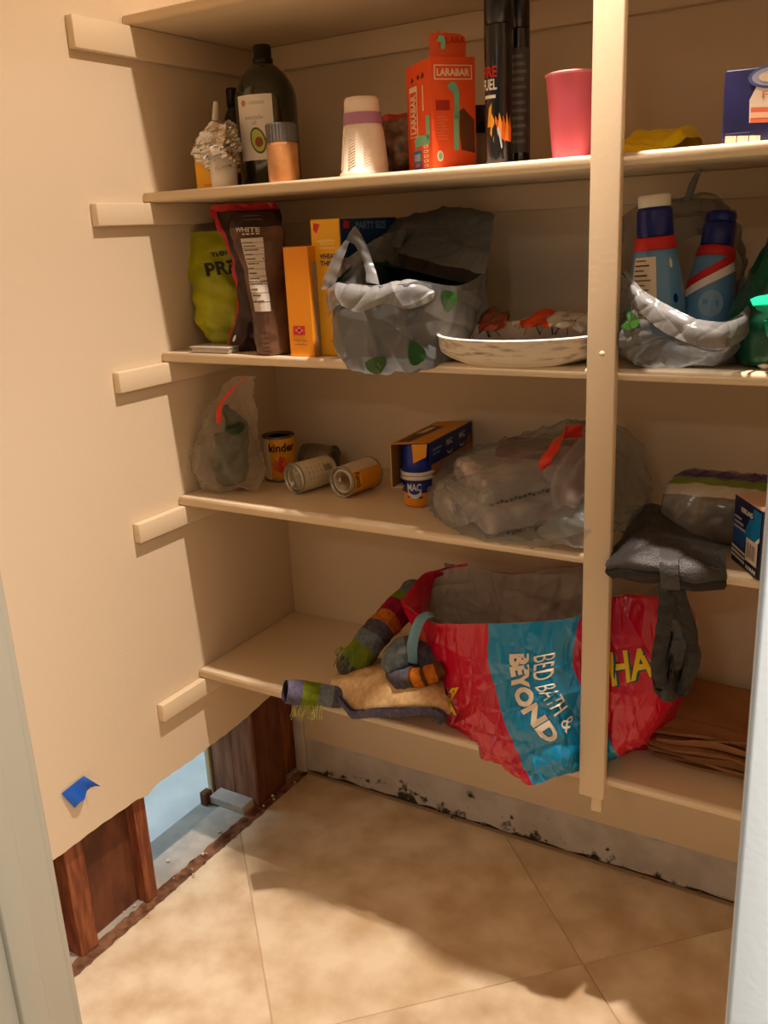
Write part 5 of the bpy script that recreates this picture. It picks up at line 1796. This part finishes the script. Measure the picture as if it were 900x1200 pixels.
# black insulated bag folded flat, overhanging the shelf
t = thing('black_folded_bag', 'black woven bag folded flat and overhanging the shelf right of the post', 'bag', at(780, 640, -.30))
black_w = mat('black_woven_sheet', (52, 50, 50), .42, bump=.5, bscale=420, spec=.6, col2=(40, 38, 38), nscale=60)
rows_ = [ring_px([(716, 672, -.435), (745, 674, -.46), (776, 678, -.475), (812, 684, -.47), (850, 684, -.44)]),
         ring_px([(709, 664, -.435), (742, 666, -.475), (776, 670, -.49), (812, 680, -.485), (852, 678, -.45)]),
         ring_px([(711, 656, -.42), (740, 654, -.465), (776, 656, -.475), (814, 662, -.47), (851, 664, -.44)]),
         ring_px([(722, 636, -.38), (748, 634, -.41), (780, 636, -.42), (816, 640, -.42), (848, 642, -.40)]),
         ring_px([(735, 618, -.33), (755, 612, -.34), (778, 616, -.34), (800, 624, -.34), (820, 630, -.34)]),
         ring_px([(742, 602, -.27), (756, 592, -.27), (770, 594, -.27), (785, 606, -.28), (800, 618, -.29)]),
         ring_px([(748, 604, -.22), (758, 594, -.22), (770, 596, -.22), (784, 606, -.23), (796, 618, -.24)])]
G = loft(rows_, 110, 130, False)
G = displace(G, .003 * crease(G, 12, 191, 4) + .005 * folds(G, 10, 193), False)
G[..., 2] = np.where(G[..., 1] > -DEP - .002, np.maximum(G[..., 2], Z4 + .004), G[..., 2])
MB().grid(G, False, 0).build('folded_sheet', black_w, t)
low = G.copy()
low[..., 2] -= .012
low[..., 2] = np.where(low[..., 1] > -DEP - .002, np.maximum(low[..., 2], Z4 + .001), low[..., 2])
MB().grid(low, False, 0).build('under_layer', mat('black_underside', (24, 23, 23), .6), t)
strap_m = mat('black_webbing', (34, 33, 33), .55, bump=.4, bscale=300)
G = ribbon([at(784, 640, -.425), at(784, 654, -.485), at(784, 668, -.500), at(785, 680, -.500), at(786, 690, -.495)], [(.0150, 0, 0)] * 5, 40, 8, .001)
MB().grid(G, False, 0).build('binding_strap', mat('grey_black_webbing', (64, 62, 62), .5, bump=.4, bscale=300), t)
wl_ = [([(782, 684, -.49), (780, 710, -.485), (777, 745, -.48), (772, 780, -.475), (776, 806, -.47)], .012),
       ([(792, 684, -.485), (800, 715, -.47), (808, 745, -.46), (812, 770, -.455), (806, 795, -.45), (796, 812, -.455)], .013),
       ([(788, 686, -.48), (790, 720, -.465), (798, 748, -.455), (806, 768, -.45), (804, 782, -.45)], .009),
       ([(786, 690, -.485), (778, 730, -.475), (770, 765, -.465), (766, 790, -.46), (772, 808, -.46), (784, 800, -.47), (788, 770, -.475)], .010),
       ([(797, 690, -.47), (808, 712, -.455), (816, 742, -.445), (814, 775, -.44), (810, 800, -.44), (798, 816, -.445)], .008)]
for k, (pts, hw) in enumerate(wl_):
    G = ribbon([at(*p) for p in pts], [(hw * math.cos(.5 * k), hw * math.sin(.5 * k) * .6, hw * .15) for _ in pts], 60, 8, .003, seed=200 + k)
    MB().grid(G, False, 0).build('strap', strap_m, t)
G = loft([ring_px([(770, 690, -.478), (784, 690, -.482), (800, 694, -.47)]), ring_px([(768, 740, -.47), (784, 738, -.476), (806, 742, -.46)]), ring_px([(762, 790, -.462), (782, 796, -.47), (806, 792, -.452)]), ring_px([(764, 812, -.46), (782, 822, -.465), (806, 812, -.45)])], 60, 50, False)
G = displace(G, .006 * folds(G, 14, 221) + .006 * crease(G, 14, 223, 4), False)
MB().grid(G, False, lambda v, u, i, k: 0).build('hanging_tail', mat('black_shiny_film', (26, 25, 25), .28), t)

# ================================================================== OBJECTS, BOTTOM SHELF
# ------------------------------------------------ big red and blue shopping bag
t = thing('red_shopping_bag', 'big glossy red and blue shopping bag with white and yellow lettering, slumped open', 'bag', at(640, 900, -.25))
rr_ = [ring_px([(752, 874, -.21), (735, 850, -.10), (700, 840, -.06), (670, 838, -.05), (630, 838, -.06), (600, 842, -.09), (600, 852, -.15), (612, 880, -.26), (612, 905, -.38), (618, 913, -.435), (627, 917, -.452), (652, 908, -.442), (684, 901, -.392), (722, 890, -.33), (742, 882, -.27)]),
       ring_px([(772, 858, -.21), (770, 810, -.08), (720, 800, -.05), (675, 800, -.04), (625, 800, -.05), (575, 806, -.08), (548, 820, -.14), (545, 850, -.25), (557, 878, -.37), (585, 893, -.43), (614, 897, -.452), (655, 890, -.45), (684, 880, -.396), (724, 876, -.385), (756, 868, -.34)]),
       ring_px([(796, 812, -.21), (796, 765, -.08), (740, 760, -.045), (680, 757, -.035), (615, 757, -.045), (562, 760, -.07), (524, 775, -.12), (518, 800, -.24), (523, 822, -.36), (560, 843, -.42), (596, 848, -.448), (642, 846, -.45), (680, 838, -.397), (735, 836, -.39), (775, 826, -.35)]),
       ring_px([(806, 752, -.22), (806, 722, -.10), (745, 706, -.05), (680, 702, -.04), (606, 706, -.05), (554, 706, -.07), (512, 716, -.12), (494, 744, -.22), (507, 768, -.35), (540, 785, -.405), (575, 793, -.435), (634, 790, -.44), (678, 780, -.397), (732, 765, -.385), (775, 758, -.345)]),
       ring_px([(800, 712, -.24), (796, 688, -.12), (742, 674, -.06), (672, 670, -.05), (601, 678, -.06), (546, 670, -.08), (505, 680, -.12), (474, 708, -.20), (502, 736, -.335), (536, 741, -.40), (572, 744, -.43), (626, 741, -.435), (679, 735, -.398), (724, 708, -.37), (768, 708, -.335)]),
       ring_px([(797, 704, -.24), (792, 682, -.12), (740, 668, -.06), (670, 664, -.05), (600, 672, -.06), (545, 664, -.08), (505, 673, -.12), (473, 700, -.20), (500, 727, -.33), (535, 731, -.397), (572, 731, -.427), (625, 729, -.432), (679, 722, -.398), (723, 698, -.365), (767, 699, -.33)])]
NU, NV = 600, 260
G = loft(rr_, NV, NU)
rampv = np.linspace(0, 1, NV)[:, None]
G = displace(G, (.004 * crease(G, 7, 301, 4, .5) + .012 * folds(G, 7, 303) + .0065 * folds(G, 17, 305) + .0025 * folds(G, 40, 306)) * np.minimum(1, 1.2 * (1.02 - rampv) ** .5))
m_ = G[..., 1] > -DEP - .004
G[..., 2] = np.where(m_, np.maximum(G[..., 2], Z5 + .0008), G[..., 2])
# keep the bag behind the post board
inpost = (G[..., 0] > PX0 - .006) & (G[..., 0] < PX1 + .006)
G[..., 1] = np.where(inpost, np.maximum(G[..., 1], -.3985), G[..., 1])
redm = mat('glossy_red_bag', (200, 16, 52), .2, spec=.6)
bluem = mat('glossy_teal_bag', (22, 142, 192), .18, spec=.6)
def mbag(v, u, i, k):
    j = u * 15
    l_ = np.interp(v, [0, .2, .4, .6, 1], [10.0, 9.95, 9.95, 9.98, 10.0])
    r_ = np.interp(v, [0, .2, .4, .6, .8, 1], [13.4, 12.9, 12.3, 11.85, 11.95, 12.1])
    return 1 if l_ < j < r_ else 0
MB().grid(G, True, mbag, True, False).build('bag_body', [redm, bluem], t)
inner = G.copy()[39:]
inner = inner - gnormals(inner) * .002
MB().grid(inner, True, 0).build('lining', mat('grey_beige_lining', (196, 178, 160), .55), t)
gs = grid_surf(G)
P2 = project(G)
N_ = gnormals(G)
front = ((np.array(CAM) - G) * N_).sum(-1) > 0
L_ = lambda u, v: locate(G, P2, u, v, front)
cream_l = pr('cream_lettering', (238, 224, 200), .4)
f1 = strip_text(gs, [(0, L_(598, 766), L_(620, 765)), (.40, L_(600, 808), L_(619, 802)), (.66, L_(613, 836), L_(630, 826)), (1, L_(644, 872), L_(657, 862))])
tx = MB(); tx.text('BEYOND', .5, .5, 1.08, f1, .0022, 0, 0, 1.0, .055); tx.build('lettering', cream_l, t)
f2 = strip_text(gs, [(0, L_(625, 768), L_(651, 762)), (.36, L_(625, 803), L_(648, 798)), (.78, L_(646, 834), L_(662, 823)), (1, L_(662, 862), L_(677, 846))])
tx = MB(); tx.text('BED BATH &', .5, .5, .9, f2, .0045, 0, 0, .98); tx.build('lettering', cream_l, t)
yel = pr('yellow_lettering', (240, 200, 20), .35)
tealsh = pr('teal_letter_shadow', (30, 92, 104), .35)
f3 = strip_text(gs, [(0, L_(716, 806), L_(710, 764)), (.5, L_(742, 798), L_(738, 760)), (1, L_(770, 792), L_(766, 756)), (1.6, L_(796, 786), L_(794, 756))])
for off, mm, dx in ((.0013, tealsh, .05), (.0022, yel, 0)):
    tx = MB(); tx.text('HA', .48 + dx, .5 - dx, .95, f3, off, 0, 0, .90, True); tx.build('lettering', mm, t)
f4 = strip_text(gs, [(0, L_(517, 838), L_(513, 808)), (1, L_(542, 846), L_(540, 804))])
for off, mm, dx in ((.0013, tealsh, -.12), (.0022, yel, 0)):
    tx = MB(); tx.text('Y', .5 + dx, .5, .95, f4, off, 0, 0, .95, True); tx.build('lettering', mm, t)
# left corner of the rim folded outward
fo = loft([ring_px([(473, 701, -.205), (484, 686, -.17), (497, 672, -.135), (512, 668, -.115)]), ring_px([(476, 714, -.25), (488, 704, -.20), (499, 694, -.15), (506, 690, -.13)]), ring_px([(488, 722, -.30), (494, 716, -.24), (500, 710, -.18), (504, 708, -.15)]), ring_px([(502, 728, -.34), (503, 726, -.27), (504, 724, -.20), (505, 722, -.17)])], 50, 50, False)
MB().grid(displace(fo, .005 * folds(fo, 14, 309), False), False, 0).build('folded_corner', redm, t)
# rim band, handles
strapb = mat('pale_blue_strap', (104, 146, 160), .6, bump=.3, bscale=400)
G2 = ribbon([at(512, 722, -.365), at(503, 720, -.375), at(493, 726, -.385), at(486, 742, -.39), at(483, 758, -.39), at(483, 776, -.385)], [(.012, 0, -.006), (.012, 0, -.003), (.012, 0, 0), (.0125, 0, .001), (.0125, 0, 0), (.0125, 0, 0)], 60, 8, .0008)
MB().grid(G2, False, 0).build('strap', strapb, t)
G2 = ribbon([at(527, 660, -.078), at(527, 668, -.085), at(527, 678, -.088)], [(.014, 0, 0)] * 3, 20, 8, .0005)
MB().grid(G2, False, 0).build('strap', mat('grey_strap', (112, 116, 118), .6), t)
G2 = loft([ring_px([(474, 700, -.205), (490, 684, -.15), (506, 671, -.118), (526, 664, -.09), (548, 660, -.078)]), ring_px([(478, 706, -.21), (494, 692, -.155), (506, 680, -.122), (526, 672, -.092), (548, 667, -.08)])], 12, 60, False)
MB().grid(displace(G2, .003 * folds(G2, 20, 311), False), False, 0).build('rim_band', redm, t)

# ------------------------------------------------ knitted sweater heap
t = thing('knitted_sweater', 'heaped cream knitted sweater with striped sleeves and grey ribbed hem, left of the red bag', 'sweater', atz(450, 835, Z5))
creamk = knit('cream_knit', (222, 186, 136), (206, 168, 118), 150, 'X')
greyk = knit('grey_knit', (96, 90, 98), (78, 74, 84), 170, 'X')
lilk = knit('lilac_grey_rib', (116, 110, 132), (100, 94, 116), 200, 'X')
greenk = knit('green_knit', (126, 142, 40), (108, 124, 34), 170, 'X')
bluek = knit('blue_grey_knit', (118, 132, 134), (100, 112, 116), 170, 'X')
orangek = knit('orange_knit', (206, 122, 36), (180, 98, 30), 170, 'X')
magk = knit('magenta_knit', (172, 34, 74), (142, 26, 60), 170, 'X')
body = [ring_px([(392, 826, -.40), (414, 838, -.425), (445, 838, -.425), (470, 836, -.425), (505, 834, -.415), (528, 838, -.40)]),
        ring_px([(388, 812, -.40), (412, 826, -.425), (445, 826, -.43), (470, 825, -.43), (505, 820, -.42), (524, 820, -.40)]),
        ring_px([(389, 798, -.375), (412, 800, -.395), (445, 800, -.40), (472, 800, -.40), (502, 798, -.39), (520, 800, -.37)]),
        ring_px([(394, 790, -.33), (415, 784, -.34), (446, 781, -.34), (474, 782, -.34), (502, 782, -.34), (518, 786, -.33)]),
        ring_px([(402, 786, -.27), (420, 778, -.27), (448, 774, -.27), (476, 774, -.27), (504, 776, -.27), (518, 780, -.27)]),
        ring_px([(412, 784, -.22), (426, 778, -.21), (450, 774, -.21), (476, 774, -.21), (500, 776, -.21), (514, 780, -.22)])]
G = loft(body, 80, 120, False)
G = displace(G, .006 * crease(G, 8, 321, 4, .6) + .006 * folds(G, 9, 323), False)
G[..., 2] = np.where(G[..., 1] > -DEP, np.maximum(G[..., 2], Z5 + .002), G[..., 2])
bot = G.copy()
bot[..., 2] = Z5 + .001
MB().grid(G, False, 0).build('body', creamk, t)
pts = [at(392, 818, -.41), at(402, 826, -.425), at(410, 836, -.438), at(418, 838, -.44), at(442, 836, -.44), at(468, 836, -.44), at(488, 834, -.437), at(504, 834, -.43), at(520, 842, -.42)]
def rib_tube(pts, r, res=150, amp=.0012, n=20, mi=0, flat=1.0, ribs=60):
    mb = MB()
    rad = np.full(len(pts), r) if not hasattr(r, '__len__') else np.array(r)
    rad = _cr(rad, res, False) + amp * np.sin(np.linspace(0, ribs * PI, res))
    mb.tube(_cr(np.array([tuple(p) for p in pts]), res, False), rad, n, mi, None, True, flat)
    return mb
hw_ = [(0, -.002, .0105)] * len(pts)
Gh = ribbon(pts, hw_, 300, 14, 0.0001)
Gh = displace(Gh, .0016 * np.sin(np.linspace(0, 130 * PI, 300))[:, None] * np.ones((1, 14)) + .003 * np.sin(np.linspace(0, PI, 14))[None, :], False)
Gb_ = Gh.copy(); Gb_[..., 1] += .008
MB().grid(Gh, False, 0).grid(Gb_, False, 0).build('ribbed_hem', lilk, t)
rib_tube([at(500, 812, -.395), at(505, 824, -.41), at(512, 836, -.415), at(521, 845, -.415)], [.012, .016, .016, .012], 90, .001, 16, 0, .8, 30).build('ribbed_hem', greyk, t)
# lower sleeve reaching left over the shelf edge
cps = [at(334, 810, -.465), at(345, 811, -.450), at(358, 812, -.437), at(374, 814, -.42), at(388, 816, -.41), at(400, 818, -.395)]
sl = MB()
def msl(v, u, i, k):
    return 0 if v < .36 else (1 if v < .62 else (2 if v < .82 else 3))
res = 90
P_ = _cr(np.array([tuple(p) for p in cps]), res, False)
rad = np.interp(np.linspace(0, 1, res), [0, .3, .6, 1], [.0255, .0265, .025, .023]) + np.where(np.linspace(0, 1, res) < .36, .0007 * np.sin(np.linspace(0, 60 * PI, res)), 0)
sl.tube(P_, rad, 40, msl, None, False, 1.0, (.0025, 18, 335))
Pi = P_[:14]
sl.tube(Pi[::-1] + 0, np.full(14, .0215), 20, 4, None, False)
sl.build('sleeve', [lilk, greenk, bluek, greyk, mat('sleeve_inside', (50, 44, 52), .95)], t)
fr_ = MB()
rs = random.Random(21)
fringe_m = mat('yellow_green_yarn', (170, 170, 84), .9, col2=(196, 190, 130), nscale=60)
for k in range(46):
    u0 = rs.uniform(343, 378)
    a = at(u0, 826 + rs.uniform(-3, 3), -.432 - rs.uniform(0, .012))
    dx = rs.uniform(-.016, .010)
    ln = rs.uniform(.014, .038)
    b_ = a + Vector((dx * .5, -.004, -ln * .5))
    c_ = a + Vector((dx, -.005 - rs.uniform(0, .006), -ln))
    fr_.tube([a, b_, c_], [.0016, .0014, .0008], 5, 0, 5, True)
fr_.build('fringe', fringe_m, t, kind='stuff')
# striped upper sleeve rising behind
ups = [at(402, 788, -.345), at(412, 776, -.335), at(426, 762, -.315), at(440, 744, -.28), at(454, 728, -.24), at(466, 714, -.20), at(478, 700, -.16), at(488, 694, -.13)]
def mup(v, u, i, k):
    for lim, c_ in ((.16, 0), (.30, 1), (.40, 2), (.50, 0), (.60, 3), (.74, 4), (.81, 1)):
        if v < lim: return c_
    return 2
up_ = MB()
P_ = _cr(np.array([tuple(p) for p in ups]), 120, False)
rad = np.interp(np.linspace(0, 1, 120), [0, .06, .2, .45, .7, 1], [.012, .022, .032, .033, .032, .028])
up_.tube(P_, rad, 44, mup, None, True, 1.0, (.006, 16, 331))
up_.build('sleeve', [greyk, greenk, bluek, orangek, magk], t)
# folded loops of the second striped piece
lp = [at(464, 788, -.38), at(464, 774, -.375), at(474, 764, -.365), at(486, 764, -.355), at(500, 772, -.35), at(508, 782, -.35)]
o1 = MB(); P_ = _cr(np.array([tuple(p) for p in lp]), 90, False)
o1.tube(P_, np.interp(np.linspace(0, 1, 90), [0, .15, .5, 1], [.018, .029, .030, .026]), 40, lambda v, u, i, k: 0 if v < .45 else 1, None, True, 1.0, (.006, 18, 341))
o1.build('folded_cuff', [bluek, greyk], t)
lp = [at(456, 790, -.39), at(472, 796, -.40), at(490, 794, -.40), at(506, 789, -.39), at(520, 784, -.375)]
o1 = MB(); P_ = _cr(np.array([tuple(p) for p in lp]), 80, False)
o1.tube(P_, np.interp(np.linspace(0, 1, 80), [0, .2, .6, 1], [.012, .019, .020, .016]), 36, lambda v, u, i, k: 0 if v < .42 else (1 if (.46 < v < .60 or .66 < v < .82) else 2), None, True, 1.0, (.005, 18, 345))
o1.build('folded_stripes', [greyk, orangek, knit('brown_knit', (110, 66, 34), (90, 52, 28), 170, 'X')], t)
fr2 = MB()
for k in range(26):
    a = at(rs.uniform(396, 416), rs.uniform(758, 782), -.355 - rs.uniform(0, .008))
    c_ = a + Vector((rs.uniform(-.022, -.004), -.004, -rs.uniform(.012, .03)))
    fr2.tube([a, (a + c_) / 2 + Vector((0, -.002, .002)), c_], [.0015, .0013, .0008], 5, 0, 5, True)
fr2.build('fringe', mat('green_yarn', (112, 128, 52), .9), t, kind='stuff')

# ------------------------------------------------ stack of folded brown paper bags
kraft = mat('brown_kraft_paper', (172, 122, 76), .75, col2=(152, 104, 62), nscale=7, bump=.15, bscale=90)
kraft2 = mat('darker_kraft_paper', (150, 102, 60), .75, col2=(130, 86, 48), nscale=7, bump=.15, bscale=90)
rs = random.Random(14)
zz = Z5 + .001
NL = 8
acc = np.zeros((15, 27))
for k in range(NL):
    top = k == NL - 1
    th = .0065
    x0 = 1.072 + rs.uniform(-.012, .012) + (.012 if k < 2 else 0)
    y0 = -.300 + rs.uniform(-.014, .014)
    ang = rs.uniform(-.06, .06) - .05
    Wd, Dp = .30, .27 + rs.uniform(-.02, .01)
    labs = ['brown folded paper bag at the very bottom of the stack', 'brown folded paper bag in the lower middle of the stack', 'flat brown folded paper bag on top of the stack, beside the red bag']
    lab = labs[0] if k == 0 else (labs[2] if top else 'brown folded paper bag, %s from the bottom of the stack' % ['', 'second', 'third', 'fourth', 'fifth', 'sixth', 'seventh'][k])
    t = thing('paper_bag', lab, 'paper bag', (x0, y0, zz), ang, 'folded paper bags on the bottom shelf')
    nx, ny = 26, 14
    lift = .010 * (k in (3, 6)) + .0015
    new = np.zeros((15, 27))
    top_g, bot_g = [], []
    ph = rs.uniform(0, 6)
    for j in range(ny + 1):
        rt_, rb_ = [], []
        for i in range(nx + 1):
            x, y = Wd * i / nx, Dp * j / ny
            wob = .0012 * math.sin(x * 21 + ph) + .0008 * math.sin(y * 33 + ph * 2)
            cl = lift * max(0, 1 - math.hypot((x - Wd * (.25 + .1 * k % .5)) / .12, y / .05)) if k else 0
            ed = .004 * math.sin(x * 40 + ph) * (1 if j == 0 else 0)
            rt_.append((x, y + ed, th - .0012 + acc[j, i] + cl))
            new[j, i] = cl
            rb_.append((x, y + ed, (.0004 if k else 0) + acc[j, i]))
        top_g.append(rt_); bot_g.append(rb_)
    acc = acc + new
    T_, B_ = np.array(top_g), np.array(bot_g)
    mid_ = T_.copy(); mid_[..., 2] = (T_[..., 2] + B_[..., 2]) / 2
    mb = MB().grid(T_, False, 0, smooth=False)
    mb.build('upper_layer', kraft if k % 2 else kraft2, t, world=False)
    mb = MB().grid(B_, False, 0, smooth=False)
    rim = [tuple(p) for p in T_[0]] + [tuple(p) for p in T_[:, -1]][1:] + [tuple(p) for p in T_[-1][::-1]][1:] + [tuple(p) for p in T_[::-1, 0]][1:-1]
    rim2 = [tuple(p) for p in B_[0]] + [tuple(p) for p in B_[:, -1]][1:] + [tuple(p) for p in B_[-1][::-1]][1:] + [tuple(p) for p in B_[::-1, 0]][1:-1]
    n_ = len(rim)
    mb.add(rim + rim2, [(q, n_ + q, n_ + (q + 1) % n_, (q + 1) % n_) for q in range(n_)], 0, False)
    mb.build('lower_layer', kraft2 if k % 2 else kraft, t, world=False)
    if top:
        a_ = [(Wd * .28, -.004, th + .006), (Wd * .62, -.012, th + .034), (Wd * 1.0, -.006, th + .036), (Wd * 1.0, .05, th + .006), (Wd * .6, .06, th + .003)]
        MB().add(a_ + [(p[0], p[1] + .0005, p[2] - .0012) for p in a_], [(0, 1, 2, 3, 4), (9, 8, 7, 6, 5), (0, 5, 6, 1), (1, 6, 7, 2), (2, 7, 8, 3)], 0, False).build('raised_flap', kraft, t, world=False)
        MB().box((Wd * .05, Dp * .30, th + .0005), (Wd * .97, Dp * .305, th + .0013), 0, 0).build('fold_line', kraft2, t, world=False)
    zz += th + .0006
